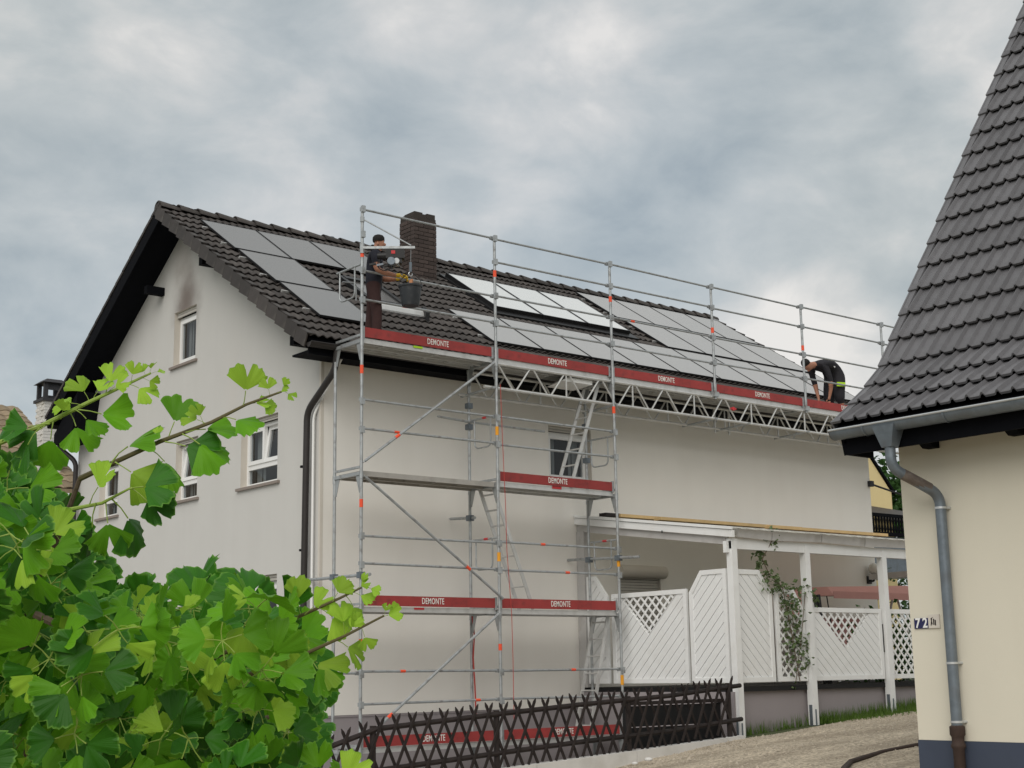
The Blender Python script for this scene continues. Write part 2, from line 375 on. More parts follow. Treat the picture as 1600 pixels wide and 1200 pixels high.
    def build(s, name, mats, parent=None, smooth=False, kind=None, label=None):
        lo = Vector([min(p[i] for p in s.v) for i in range(3)]); hi = Vector([max(p[i] for p in s.v) for i in range(3)])
        c = (lo + hi) / 2
        o = inst(name, s.mesh(name, mats, smooth, c), parent, Matrix.Translation(c), kind)
        if label: o['label'] = label
        return o
def frame4(x, y, z, o):
    """matrix with the given axes and origin"""
    return Matrix(((x[0], y[0], z[0], o[0]), (x[1], y[1], z[1], o[1]), (x[2], y[2], z[2], o[2]), (0, 0, 0, 1)))
def arc(c, a0, a1, r, ax, ay, n=6):
    return [Vector(c) + Vector(ax) * r * math.cos(a0 + (a1 - a0) * i / n) + Vector(ay) * r * math.sin(a0 + (a1 - a0) * i / n) for i in range(n + 1)]
def holed(mb, outer, holes, depth, nrm, mi=0, mr=0):
    """flat wall face with rectangular holes and their reveals (depth along -nrm)"""
    loops = [[Vector(p) for p in outer]] + [[Vector(p) for p in h] for h in holes]
    pts = [p for l in loops for p in l]
    mb.add(pts, [tuple(t) for t in tessellate_polygon(loops)], mi)
    for h in loops[1:]:
        for i in range(len(h)):
            a, b = h[i], h[(i + 1) % len(h)]; e = -Vector(nrm) * depth
            mb.add([a, b, b + e, a + e], [(0, 1, 2, 3)], mr)
    return mb
def clip_half(poly, p, n):
    """part of a 2-D polygon where (q-p).n >= 0"""
    out = []
    for i in range(len(poly)):
        a, b = poly[i], poly[(i + 1) % len(poly)]
        da = (a[0] - p[0]) * n[0] + (a[1] - p[1]) * n[1]; db = (b[0] - p[0]) * n[0] + (b[1] - p[1]) * n[1]
        if da >= 0: out.append(a)
        if (da >= 0) != (db >= 0):
            t = da / (da - db); out.append((a[0] + (b[0] - a[0]) * t, a[1] + (b[1] - a[1]) * t))
    return out
def strips(poly, d, pitch, width, off=0.):
    """cut a convex polygon into strips along direction d"""
    n = (-d[1], d[0]); ks = [q[0] * n[0] + q[1] * n[1] for q in poly]
    k = math.floor((min(ks) - off) / pitch) * pitch + off; res = []
    while k < max(ks):
        c = clip_half(poly, (n[0] * k, n[1] * k), n); k2 = k + width
        if len(c) > 2: c = clip_half(c, (n[0] * k2, n[1] * k2), (-n[0], -n[1]))
        if len(c) > 2:
            ar = abs(sum(c[i][0] * c[(i + 1) % len(c)][1] - c[(i + 1) % len(c)][0] * c[i][1] for i in range(len(c)))) / 2
            if ar > .0004: res.append(c)
        k += pitch
    return res
def text_mesh(txt, size, mat_, sx=1., bold=0., ext=.002, space=1.):
    cu = bpy.data.curves.new('lettering', 'FONT'); cu.body = txt; cu.space_character = space; cu.size = size; cu.align_x = 'CENTER'; cu.align_y = 'CENTER'; cu.extrude = ext; cu.offset = bold; cu.resolution_u = 3
    o = bpy.data.objects.new('lettering', cu); COL.objects.link(o)
    dg = bpy.context.evaluated_depsgraph_get(); me = bpy.data.meshes.new_from_object(o.evaluated_get(dg))
    bpy.data.objects.remove(o); bpy.data.curves.remove(cu)
    me.transform(Matrix.Diagonal((sx, 1, 1, 1))); me.name = 'lettering'; me.materials.clear(); me.materials.append(mat_)
    return me
# ================================================================ GROUND
def dip(x, y): return .045 * max(0., min(8., 5. - x)) * max(0., min(1., (y + 4.2) / 1.7))
def drive_z(x, y): return -.387 + .067 * x - .041 * (y + 2.4)
def setting():
    M['earth'] = mat('lawn_earth', (.07, .085, .035), .95, var=.4, scale=3, bump=.4, bscale=12, coords='World')
    g = bpy.data.meshes.new('ground'); g.from_pydata([(-900, -900, -2.2), (900, -900, -2.2), (900, 900, -2.2), (-900, 900, -2.2)], [], [(0, 1, 2, 3)]); g.materials.append(M['earth'])
    inst('ground', g, kind='structure')
    M['garden'] = mat('garden_paving', (.36, .35, .33), .95, var=.2, scale=4, bump=.5, bscale=20, coords='World')
    mb = MB(); mb.add([(-16, -2.46, -.75), (34, -2.46, -.75), (34, 34, -.75), (-16, 34, -.75)], [(0, 1, 2, 3)])
    mb.build('garden_ground', M['garden'], kind='structure')
    # gravel driveway, rising to the right and towards the near house
    m = mat('trodden_gravel', (.44, .375, .285), .95, var=.3, scale=1.1, detail=8, bump=.9, bscale=75, dirt=(.27, .22, .16, .7), dscale=3.2, coords='World')
    nt = m.node_tree; N = nt.nodes; L = nt.links; b = N['Principled BSDF']; src = b.inputs['Base Color'].links[0].from_socket
    gg = N.new('ShaderNodeNewGeometry'); vo = N.new('ShaderNodeTexVoronoi'); vo.inputs['Scale'].default_value = 32; L.new(gg.outputs['Position'], vo.inputs['Vector'])
    sp = N.new('ShaderNodeSeparateXYZ'); L.new(vo.outputs['Color'], sp.inputs[0])
    mr = N.new('ShaderNodeMapRange'); L.new(sp.outputs[0], mr.inputs[0]); mr.inputs[3].default_value = .55; mr.inputs[4].default_value = 1.5
    hs = N.new('ShaderNodeHueSaturation'); L.new(src, hs.inputs['Color']); L.new(mr.outputs[0], hs.inputs['Value'])
    n4 = N.new('ShaderNodeTexNoise'); n4.inputs['Scale'].default_value = .9; n4.inputs['Detail'].default_value = 5
    mp = N.new('ShaderNodeMapping'); mp.inputs['Scale'].default_value = (.45, 1.6, 1); L.new(gg.outputs['Position'], mp.inputs['Vector']); L.new(mp.outputs[0], n4.inputs['Vector'])
    m4 = N.new('ShaderNodeMapRange'); L.new(n4.outputs['Fac'], m4.inputs[0]); m4.inputs[1].default_value = .42; m4.inputs[2].default_value = .62; m4.inputs[4].default_value = .55
    x4 = N.new('ShaderNodeMix'); x4.data_type = 'RGBA'; L.new(m4.outputs[0], x4.inputs['Factor']); L.new(hs.outputs[0], x4.inputs['A']); x4.inputs['B'].default_value = (.20, .16, .115, 1)
    L.new(x4.outputs['Result'], b.inputs['Base Color'])
    mb = MB(); nx, ny = 90, 60; x0, x1, y0, y1 = -18., 27., -24., -2.42
    rnd = random.Random(5)
    for j in range(ny + 1):
        for i in range(nx + 1):
            x = x0 + (x1 - x0) * i / nx; y = y0 + (y1 - y0) * (j / ny)
            z = drive_z(x, y) - dip(x, y) + rnd.uniform(-.012, .012) + .02 * math.sin(x * 1.7 + y) * math.sin(y * 1.1)
            mb.v.append(Vector((x, y, z)))
    for j in range(ny):
        for i in range(nx):
            a = j * (nx + 1) + i; mb.f.append((a, a + 1, a + nx + 2, a + nx + 1)); mb.m.append(0)
    mb.build('driveway', m, kind='structure', smooth=True)
    # loose pebbles, far too many to count
    mb = MB()
    for k in range(5200):
        x = rnd.uniform(1.5, 9.5); y = rnd.uniform(-8.5, -2.5) if rnd.random() < .6 else rnd.uniform(-3.3, -2.5)
        r = rnd.uniform(.006, .02) * (2.3 if rnd.random() < .07 else 1); z = drive_z(x, y) - dip(x, y) + .02 * math.sin(x * 1.7 + y) * math.sin(y * 1.1)
        a = rnd.uniform(0, 3); c, s = math.cos(a) * r, math.sin(a) * r
        mb.add([(x + c, y + s, z - .004), (x - s, y + c, z - .004), (x - c, y - s, z - .004), (x + s, y - c, z - .004), (x + rnd.uniform(-.3, .3) * r, y, z + r * .8)],
               [(0, 1, 4), (1, 2, 4), (2, 3, 4), (3, 0, 4)])
    mb.build('pebbles', mat('pebble', (.40, .35, .28), .9, var=.5, scale=30, coords='World'), kind='stuff')
    # kerb along the drive under the lattice fence
    mb = MB(); xs = [-4.2, -1.5, 1.15, 3., 5.28]; zs = [-.45, -.32, -.19, -.10, .02]
    for i in range(4):
        a, b_ = xs[i], xs[i + 1] - .008
        mb.hexa([(a, -2.52, -1.), (b_, -2.52, -1.), (b_, -2.36, -1.), (a, -2.36, -1.), (a, -2.52, zs[i]), (b_, -2.52, zs[i + 1]), (b_, -2.36, zs[i + 1]), (a, -2.36, zs[i])])
    mb.build('kerb', M['concrete'], kind='structure')
setting()

# ================================================================ MAIN HOUSE
WX, WY, XF, YB = .10, 1.30, 13.88, 10.75          # gable wall plane, long wall plane, far end, back
RY, RZ, EY, EZ = 6.10, 9.52, .75, 6.05            # ridge and eave of the tiled surface
VX0, VX1 = -.48, 14.50                            # verges
SL = math.hypot(RY - EY, RZ - EZ); CC, SS = (RY - EY) / SL, (RZ - EZ) / SL
RN = Vector((0, -SS, CC)); RU = Vector((0, CC, SS))   # roof normal, up-slope
def roof_pt(x, s, h=0.): return Vector((x, RY, RZ)) - RU * s + RN * h
house = thing('gable_house', 'long grey-white plastered house with brown-black tiled gable roof carrying solar panels', 'house', (WX, WY, -.75))

def q(x, y0, y1, z0, z1): return [(x, y0, z0), (x, y1, z0), (x, y1, z1), (x, y0, z1)]
GW = {'attic': (5.62, 6.50, 6.67, 7.70), 'r2': (2.62, 3.84, 4.12, 5.24), 'm2': (5.42, 6.28, 4.14, 5.24), 'l2': (8.75, 9.62, 4.14, 5.24),
      'r1': (2.58, 3.86, 1.45, 2.62), 'm1': (5.45, 6.30, 1.45, 2.64), 'l1': (8.42, 9.32, 1.45, 2.65)}
LW = {'up': (4.77, 5.78, 4.30, 5.28), 'low': (6.40, 7.42, 1.55, 2.68)}
def main_walls():
    def top(y): return RZ - abs(y - RY) * (SS / CC) - .18
    mb = MB(); zb = .42
    holed(mb, [(WX, WY, zb), (WX, YB, zb), (WX, YB, top(YB)), (WX, RY, top(RY)), (WX, WY, top(WY))],
          [q(WX, *w[:2], *w[2:]) for w in GW.values()], .16, (-1, 0, 0), 0, 1)
    mb.build('gable_wall', [M['plaster'], M['reveal']], house)
    mb = MB()
    holed(mb, [(WX, WY, zb), (XF, WY, zb), (XF, WY, top(WY)), (WX, WY, top(WY))],
          [[(w[0], WY, w[2]), (w[1], WY, w[2]), (w[1], WY, w[3]), (w[0], WY, w[3])] for w in LW.values()], .16, (0, -1, 0), 0, 1)
    mb.add([(XF, WY, zb), (XF, YB, zb), (XF, YB, top(YB)), (XF, RY, top(RY)), (XF, WY, top(WY))], [(0, 1, 2, 3, 4)])
    mb.add([(WX, YB, zb), (XF, YB, zb), (XF, YB, top(YB)), (WX, YB, top(YB))], [(0, 1, 2, 3)])
    mb.build('long_wall', [M['plaster_side_lightened'], M['reveal']], house)
    MB().box((WX + .02, WY + .02, -.9), (XF - .02, YB - .02, zb - .01)).box((WX + .005, WY + .005, zb - .03), (XF - .005, YB - .005, zb - .002)).build('plinth', M['plinth'], house)
    MB().box((WX + .5, WY + .5, .45), (XF - .5, YB - .5, 5.7)).build('dark_rooms', M['dark_room'], house)
    # pale corner bead running up the house corner
    MB().box((WX - .004, WY - .004, zb), (WX + .05, WY + .05, top(WY))).build('corner_bead', M['reveal'], house)
main_walls()

def window(parent, fx, u0, u1, z0, z1, out, kind='single', shutter=0., tilt=False, sill=True):
    """fx(u, d, z) gives world points, d = depth behind the wall face (negative is outwards)"""
    def bx(mb, u_0, u_1, d0, d1, z_0, z_1):
        p = [fx(u_0, d0, z_0), fx(u_1, d0, z_0), fx(u_1, d1, z_0), fx(u_0, d1, z_0)]; r = [fx(u_0, d0, z_1), fx(u_1, d0, z_1), fx(u_1, d1, z_1), fx(u_0, d1, z_1)]
        return mb.hexa(p + r)
    fw = .06; D = .12
    mb = MB(); zt = z1
    if shutter: zt = z1 - shutter
    bx(mb, u0, u0 + fw, D, D + .07, z0, zt); bx(mb, u1 - fw, u1, D, D + .07, z0, zt); bx(mb, u0 + fw, u1 - fw, D, D + .07, zt - fw, zt); bx(mb, u0 + fw, u1 - fw, D, D + .07, z0, z0 + fw)
    rail = None
    if kind == 'kipp': rail = z0 + (z1 - z0) * .30; bx(mb, u0 + fw, u1 - fw, D, D + .07, rail - .04, rail + .04)
    w = mb.build('window', M['white_pvc'], parent)
    def sash(a, b, c, d, dd=0., lean=0.):
        mb = MB(); s = .065; D0 = D - .02 + dd
        def f2(u, dep, z): return fx(u, dep + lean * (z - c), z)
        def b2(x0, x1, y0, y1):
            p = [f2(x0, D0, y0), f2(x1, D0, y0), f2(x1, D0 + .06, y0), f2(x0, D0 + .06, y0), f2(x0, D0, y1), f2(x1, D0, y1), f2(x1, D0 + .06, y1), f2(x0, D0 + .06, y1)]; mb.hexa(p)
        b2(a, a + s, c, d); b2(b - s, b, c, d); b2(a + s, b - s, d - s, d); b2(a + s, b - s, c, c + s); mb.build('sash', M['white_pvc'], w)
        g = MB(); p = [f2(a + s, D0 + .03, c + s), f2(b - s, D0 + .03, c + s), f2(b - s, D0 + .03, d - s), f2(a + s, D0 + .03, d - s)]
        g.add(p, [(0, 1, 2, 3)]); g.build('pane', M['pane'], w)
    zc = z0 + fw
    if rail:
        g = MB(); g.add([fx(u0 + fw, D + .03, zc), fx(u1 - fw, D + .03, zc), fx(u1 - fw, D + .03, rail - .04), fx(u0 + fw, D + .03, rail - .04)], [(0, 1, 2, 3)]); g.build('pane', M['pane'], w)
        zc = rail + .04
    if kind == 'kipp' and (u1 - u0) > 1.1:
        mid = (u0 + u1) / 2
        sash(min(u0 + fw, mid), mid, zc, zt - fw, 0., .14 if tilt else 0.); sash(mid, u1 - fw, zc, zt - fw)
    else:
        sash(u0 + fw, u1 - fw, zc, zt - fw, 0., .14 if tilt else 0.)
    # net curtain strips and a dark room behind
    mb = MB(); n = 10; cw = (u1 - u0 - .2)
    for i in range(n):
        if i in (3, 4, 5, 6): continue
        a = u0 + .1 + cw * i / n; bx(mb, a, a + cw / n * .82, D + .12 + .012 * (i % 2), D + .125 + .012 * (i % 2), z0 + .08, zt - .07)
    mb.build('curtain', M['curtain'], w)
    mb = MB(); bx(mb, u0 - .1, u1 + .1, D + .34, D + .36, z0 - .1, z1 + .1); mb.build('room_back', M['dark_room'], w)
    if shutter:
        mb = MB(); k = z1 - .005
        while k > zt + .01:
            bx(mb, u0 + .01, u1 - .01, .05, .075, max(zt, k - .042), k); k -= .05
        mb.build('roller_shutter', M['shutter'], w)
    if sill:
        mb = MB(); bx(mb, u0 - .09, u1 + .09, -.05, D + .02, z0 - .05, z0 - .005); mb.build('sill', M['sill'], w)
    return w
fg = lambda u, d, z: (WX + d, u, z)
fl = lambda u, d, z: (u, WY + d, z)
window(house, fg, *GW['attic'], -1, shutter=.10)
window(house, fg, *GW['r2'], -1, 'kipp', .08, True)
window(house, fg, *GW['m2'], -1, 'kipp', .08, True)
window(house, fg, *GW['l2'], -1, 'kipp', .08)
window(house, fg, *GW['r1'], -1, 'kipp', .10)
window(house, fg, *GW['m1'], -1, 'kipp', .12)
window(house, fg, *GW['l1'], -1, 'kipp', .10)
window(house, fl, *LW['up'], -1, 'single', .09)
wlow = window(house, fl, *LW['low'], -1, 'single', .9, sill=False)
# rounded shutter box over the terrace window
mb = MB(); mb.tube([(6.36, 1.28, 2.77), (7.50, 1.28, 2.77)], .115, 14); mb.build('shutter_box', M['reveal'], wlow, smooth=True)

# ---- roof
def tile_mesh(w, gauge, amp, waves, name, material, th=.016, lift=.03, flat=.0):
    """one interlocking tile: width w, rolls across, front lip; local x across, y up-slope, z out"""
    mb = MB(); n = 9 * waves; prof = []
    for i in range(n + 1):
        t = i / n * waves; fr = t - math.floor(t) if i < n else 1.
        if flat:
            f = min(1, max(0, (fr - flat) / (1 - flat))); z = amp * math.sin(math.pi * min(1, f * .86 + .0)) ** .75 if 0 < f < 1 else (-.008 if f >= 1 else 0.)
        else: z = amp * (.5 - .5 * math.cos(2 * math.pi * fr))
        prof.append((w * i / n, z))
    L_ = gauge + .05; rows = [(0., lift - .006 - th), (0., lift - .006), (.012, lift), (L_, .004)]
    for y, z in rows:
        for x, pz in prof: mb.v.append(Vector((x - w / 2, y, z + pz)))
    m_ = n + 1
    for r in range(3):
        for i in range(n): mb.f.append((r * m_ + i, r * m_ + i + 1, (r + 1) * m_ + i + 1, (r + 1) * m_ + i)); mb.m.append(0)
    return mb.mesh(name, material, smooth=True)
def joined(name, material, me, mats, parent, smooth=True):
    """many copies of one mesh as a single object"""
    vs = [v.co.copy() for v in me.vertices]; fs = [tuple(p.vertices) for p in me.polygons]; V = []; F = []
    for mw in mats:
        n = len(V); V += [mw @ v for v in vs]; F += [tuple(i + n for i in f) for f in fs]
    m2 = bpy.data.meshes.new(name); m2.from_pydata(V, [], F); m2.materials.append(material)
    if smooth:
        m2.polygons.foreach_set('use_smooth', [True] * len(m2.polygons))
        try: m2.set_sharp_from_angle(angle=math.radians(40))
        except Exception: pass
    return inst(name, m2, parent, Matrix.Identity(4), 'stuff')

ROWS, COLS = 18, 50
GAUGE = SL / ROWS; TW = (VX1 - VX0 - .02) / COLS
PANELS = []   # (x0, x1, s0, s1, bright)
for x in (.08, 1.24, 2.40): PANELS.append((x, x + 1.135, .62, 2.22, 0))
PANELS.append((.12, 1.255, 2.27, 3.87, 0)); PANELS.append((.16, 1.295, 3.92, 5.46, 0))
for k in range(3): PANELS.append((5.34 + 1.21 * k, 5.34 + 1.21 * k + 1.185, 1.16, 3.08, 1))
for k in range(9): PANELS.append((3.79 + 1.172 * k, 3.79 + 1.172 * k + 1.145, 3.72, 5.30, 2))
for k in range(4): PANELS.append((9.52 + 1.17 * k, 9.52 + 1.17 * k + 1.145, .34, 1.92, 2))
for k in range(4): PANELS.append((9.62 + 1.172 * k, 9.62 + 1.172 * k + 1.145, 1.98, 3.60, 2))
def build_roof():
    mb = MB()   # boarded slab under the tiles, both slopes, black below
    t = .16
    for sgn in (1, -1):
        def P(x, s, h):
            p = roof_pt(x, s, h); return Vector((p.x, RY + (p.y - RY) * sgn, p.z))
        e = SL - .02 if sgn == 1 else SL - .45
        a, b = VX0 + .03, VX1 - .03
        mb.hexa([P(a, 0, -t), P(b, 0, -t), P(b, e, -t), P(a, e, -t), P(a, 0, -.01), P(b, 0, -.01), P(b, e, -.01), P(a, e, -.01)])
    roof = mb.build('roof', M['black_wood'], house)
    tm = tile_mesh(TW + .004, GAUGE, .034, 2, 'roof_tile', M['tile'], lift=.052)
    X = Vector((1, 0, 0)); vis = []; rest = []
    for r in range(ROWS):
        for c in range(COLS):
            x = VX0 + .02 + TW * (c + .5); s = SL - GAUGE * r
            mid = s - GAUGE / 2
            if any(p[0] + .25 < x < p[1] - .25 and p[2] + .35 < mid < p[3] - .35 for p in PANELS): continue   # wholly hidden
            if 4.45 < x < 4.85 and 1.0 < mid < 1.4: continue
            if 1.95 < x < 2.7 and 2.95 < mid < 3.85: continue
            mw = frame4(X, RU, RN, roof_pt(x, s, .0))
            hid = any(p[0] - .1 < x < p[1] + .1 and p[2] - .1 < mid < p[3] + .1 for p in PANELS)
            (rest if hid else vis).append((c * .3 + (0 if c < 12 else 20), mw))
    vis.sort(key=lambda k: k[0])
    for k, mw in vis[:296]: inst('roof_tile', tm, roof, mw)
    joined('far_roof_tiles', M['tile'], tm, [m_ for _, m_ in vis[296:]] + [m_ for _, m_ in rest], roof)
    # a few columns of the hidden slope, seen edge-on along the left verge
    back = []
    for r in range(17):
        for c in range(3):
            x = VX0 + .02 + TW * (c + .5); p = roof_pt(x, SL - .45 - GAUGE * r); back.append(frame4(-X, Vector((0, -CC, SS)), Vector((0, SS, CC)), (p.x, 2 * RY - p.y, p.z)))
    joined('back_roof_tiles', M['tile'], tm, back, roof)
    # verge tiles with their hanging flap
    vb = MB(); vb.box((-.035, 0, -.17), (-.012, GAUGE - .008, .055)).box((-.035, 0, .03), (.09, GAUGE + .03, .055))
    vm = vb.mesh('verge_tile', M['tile'])
    vs_ = MB().box((-.035, 0, -.0), (.09, GAUGE + .03, .055)).mesh('verge_tile', M['tile'])
    pa, pb = roof_pt(VX0, SL - .45, -.13), roof_pt(VX0, .1, -.13); MB().bar((VX0 - .01, 2 * RY - pa.y, pa.z), (VX0 - .01, 2 * RY - pb.y, pb.z), .03, .22).build('barge_board', M['black_wood'], roof)
    for r in range(ROWS):
        s = SL - GAUGE * r; tl = (RU + RN * -.10).normalized()
        inst('verge_tile', vm, roof, frame4(X, tl, X.cross(tl), roof_pt(VX0, s, .025)))
    for r in range(ROWS):
        s = SL - GAUGE * r; tl = (RU + RN * -.10).normalized()
        inst('verge_tile', vm, roof, frame4(-X, tl, -X.cross(tl) * -1, roof_pt(VX1, s, .025)))
    for r in range(17):
        p = roof_pt(VX0, SL - .45 - GAUGE * r, .02); tl = Vector((0, -CC, SS)); tl = (tl + Vector((0, SS, CC)) * -.055).normalized()
        inst('verge_tile', vs_, roof, frame4(X, tl, Vector((0, SS, CC)), (p.x, 2 * RY - p.y, p.z)))
    # ridge caps
    rb = MB(); n = 10; Lr = .42
    for j, (x, r, dz) in enumerate(((0, .135, .012), (Lr, .115, -.012))):
        for i in range(n + 1):
            a = math.pi * i / n; rb.v.append(Vector((x, -math.cos(a) * r * 1.1, math.sin(a) * r + dz)))
        for i in range(n + 1):
            a = math.pi * i / n; rb.v.append(Vector((x, -math.cos(a) * (r - .02) * 1.1, math.sin(a) * (r - .02) + dz)))
    k = 2 * (n + 1)
    for i in range(n):
        rb.f += [(i, i + 1, k + i + 1, k + i), (i, n + 1 + i, n + 2 + i, i + 1), (k + i, k + i + 1, k + n + 2 + i, k + n + 1 + i)]; rb.m += [0] * 3
    rm = rb.mesh('ridge_tile', M['tile'], smooth=True); nr = 38; st = (VX1 - VX0) / nr
    for i in range(nr): inst('ridge_tile', rm, roof, Matrix.Translation((VX0 + st * i - .02, RY, RZ - .005 + .02)))
    MB().tube([(VX0 - .03, RY, RZ - .02), (VX0 - .01, RY, RZ - .02)], .13, 12).build('ridge_end', M['tile'], roof)
    # purlin heads carrying the overhang
    for y, z in ((4.80, 8.26), (1.60, 6.20), (7.02, 8.22)):
        MB().bar((VX0 + .22, y, z), (WX + .01, y, z), .13, .15).build('purlin_head', M['black_wood'], roof)
    # front fascia and soffit
    MB().box((VX0 + .05, EY + .06, EZ - .23), (VX1 - .05, EY + .09, EZ - .02)).build('fascia_board', M['black_wood'], roof)
    MB().box((VX0 + .05, EY + .09, EZ - .20), (VX1 - .05, WY - .005, EZ - .17)).build('soffit', M['black_wood'], roof)
    # boxed eave at the far side
    MB().prism([(VX0 + .1, 9.75, 6.7), (VX0 + .1, 10.9, 5.97), (VX0 + .1, 10.9, 5.75), (VX0 + .1, 10.0, 5.75)], (.5, 0, 0)).build('boxed_eave', M['black_wood'], roof)
    # gutters
    def gutter(y, z, sgn, nm):
        mb = MB(); r = .075; n = 8
        for x in (VX0, VX1):
            for rr in (r, r - .006):
                for i in range(n + 1):
                    a = math.pi + math.pi * i / n; mb.v.append(Vector((x, y + math.cos(a) * rr, z + math.sin(a) * rr)))
        m_ = n + 1
        for i in range(n):
            mb.f += [(i, i + 1, 2 * m_ + i + 1, 2 * m_ + i), (m_ + i, 3 * m_ + i, 3 * m_ + i + 1, m_ + i + 1)]; mb.m += [0, 0]
        mb.prism([(VX0, y + math.cos(math.pi + math.pi * i / n) * r, z + math.sin(math.pi + math.pi * i / n) * r) for i in range(n + 1)], (.006, 0, 0))
        mb.tube([(VX0, y - r, z), (VX1, y - r, z)], .010, 6); mb.build(nm, M['gutter_brown'], roof, smooth=True)
    gutter(EY - .02, EZ - .07, 1, 'gutter'); gutter(10.98, EZ + .12, -1, 'gutter')
    return roof
roof = build_roof()
# downpipes: front corner pipe swings round the corner to the gable
def pipe(name, pts, r, m_, parent, n=12):
    return MB().tube(pts, r, n).build(name, m_, parent, smooth=True)
def bend(pts, r=.12, n=4):
    """round the corners of a polyline"""
    pts = [Vector(p) for p in pts]; out = [pts[0]]
    for i in range(1, len(pts) - 1):
        a = (pts[i - 1] - pts[i]); b = (pts[i + 1] - pts[i]); k = min(r, a.length * .45, b.length * .45)
        p0 = pts[i] + a.normalized() * k; p1 = pts[i] + b.normalized() * k
        for j in range(n + 1):
            t = j / n; out.append(p0 * (1 - t) ** 2 + pts[i] * 2 * t * (1 - t) + p1 * t * t)
    return out + [pts[-1]]
dp = pipe('downpipe', bend([(.02, .72, 5.93), (.02, .76, 5.62), (.0, 1.55, 5.08), (.0, 1.63, -.6)], .16), .052, M['gutter_brown'], house)
for z in (4.2, 2.9, 1.2): MB().tube([(.0, 1.63, z), (.0, 1.63, z + .03)], .06, 12).build('pipe_clip', M['black_wood'], dp)
pipe('conduit', bend([(.30, .95, 5.95), (.045, 1.43, 5.0), (.05, 1.44, .4)], .1), .02, M['white_pvc'], house)
pipe('downpipe', bend([(-.25, 10.95, 6.05), (-.25, 10.95, 5.72), (.0, 10.62, 5.40), (.0, 10.62, -.6)], .14), .05, M['gutter_brown'], house)

# ---- chimney of single bricks
def chimney():
    x0, x1, y0, y1, z0, z1 = 4.37, 4.93, 4.8, 5.3, 8.45, 10.02
    ch = MB().box((x0 + .012, y0 + .012, z0), (x1 - .012, y1 - .012, z1 - .02)).build('chimney', M['mortar'], roof)
    roofp = None
    bl, bh = .24, .071; cour = bh + .012; rnd = random.Random(3)
    mA = MB().box((-bl / 2, -.055, -bh / 2), (bl / 2, .055, bh / 2)).mesh('brick', M['brick'])
    mB = MB().box((-.055, -.055, -bh / 2), (.055, .055, bh / 2)).mesh('brick', M['brick'])
    n = int((z1 - z0) / cour)
    # bricks live one level down, as parts of the house, so that the roof keeps only its own pieces
    for k in range(n):
        z = z0 + cour * (k + .5); off = (k % 2)
        def row(a, b, place):
            p = a + (0 if off else .0); L_ = b - a; first = bl if not off else .112
            u = a
            while u < b - .03:
                w = min((first if u == a else bl), b - u)
                me = mA if w > .2 else mB
                sc = w / (bl if w > .2 else .11)
                place(u + w / 2, me, sc - .012 / w * sc, z); u += w
        j = lambda: rnd.uniform(-.003, .003)
        row(x0, x1, lambda u, me, sc, z: inst('brick', me, house, Matrix.Translation((u, y0 + .054 + j(), z)) @ Matrix.Diagonal((sc, 1, 1, 1))))
        row(y0 + .112, y1, lambda u, me, sc, z: inst('brick', me, house, Matrix.Translation((x0 + .054 + j(), u, z)) @ Matrix.Rotation(math.pi / 2, 4, 'Z') @ Matrix.Diagonal((sc, 1, 1, 1))))
    mb = MB()   # rough crumbling crown
    for (a, b, c, d, h) in ((4.38, 4.80, 4.82, 5.28, .05), (4.42, 4.62, 4.85, 5.2, .09), (4.70, 4.90, 4.81, 5.1, .075), (4.84, 4.935, 5.0, 5.28, .085)):
        mb.box((a, c, z1 - .03), (b, d, z1 + h))
    mb.build('chimney_crown', M['mortar'], house)
    # lead apron at the foot
    MB().box((x0 - .1, y0 - .16, 8.50), (x1 + .1, y0 - .01, 8.60)).build('lead_flashing', M['soot_metal'], house)
chimney()
for dx in (0, .14): MB().lathe((3.27 + dx, RY + .25, RZ - .1), [(.05, 0), (.05, .26), (.07, .27), (.07, .33), (.05, .34)], 10).build('vent_pipe', M['zinc'], house, smooth=True)

# ---- solar panels on rails
def solar():
    meshes = {}
    for (x0, x1, s0, s1, br) in PANELS:
        w, h = x1 - x0, s1 - s0; key = (round(w, 3), round(h, 3), br)
        if key not in meshes:
            f = MB(); fw = .012 if br != 1 else .03; t = .035 if br != 1 else .08
            f.box((0, 0, 0), (fw, h, t)).box((w - fw, 0, 0), (w, h, t)).box((fw, 0, 0), (w - fw, fw, t)).box((fw, h - fw, 0), (w - fw, h, t)).box((fw, fw, 0), (w - fw, h - fw, .005))
            g = MB().box((fw, fw, .012), (w - fw, h - fw, t - .004))
            meshes[key] = (f.mesh('solar_panel', M['panel_frame']), g.mesh('glass_pane', M[('solar', 'solar_bright', 'solar_sky_tint')[br]]))
        fm, gm = meshes[key]; mw = frame4((1, 0, 0), RU, RN, roof_pt(x0, s1, .085))
        p = inst('solar_panel', fm, house, mw); inst('glass_pane', gm, p, mw)
        if br == 1: p['label'] = 'bright pale solar collector with black frame'
    def rail(x0, x1, s):
        MB().bar(roof_pt(x0, s, .062), roof_pt(x1, s, .062), .04, .04, RN).build('mounting_rail', M['alu'], house)
    for s in (.98, 1.86): rail(-.02, 3.5, s)
    for s in (2.62, 3.5, 4.28, 5.1): rail(.0 if s < 3.6 else .04, 1.33, s)
    for s in (4.08, 4.95): rail(3.7, 14.38, s)
    for s in (.72, 1.55): rail(9.44, 14.25, s)
    for s in (2.36, 3.2): rail(9.54, 14.34, s)
    # dark tray under the thermal collectors
    MB().hexa([roof_pt(5.26, 3.30, .03), roof_pt(9.04, 3.30, .03), roof_pt(9.04, 1.06, .03), roof_pt(5.26, 1.06, .03), roof_pt(5.26, 3.30, .09), roof_pt(9.04, 3.30, .09), roof_pt(9.04, 1.06, .09), roof_pt(5.26, 1.06, .09)]).build('collector_tray', M['panel_frame'], house)
solar()
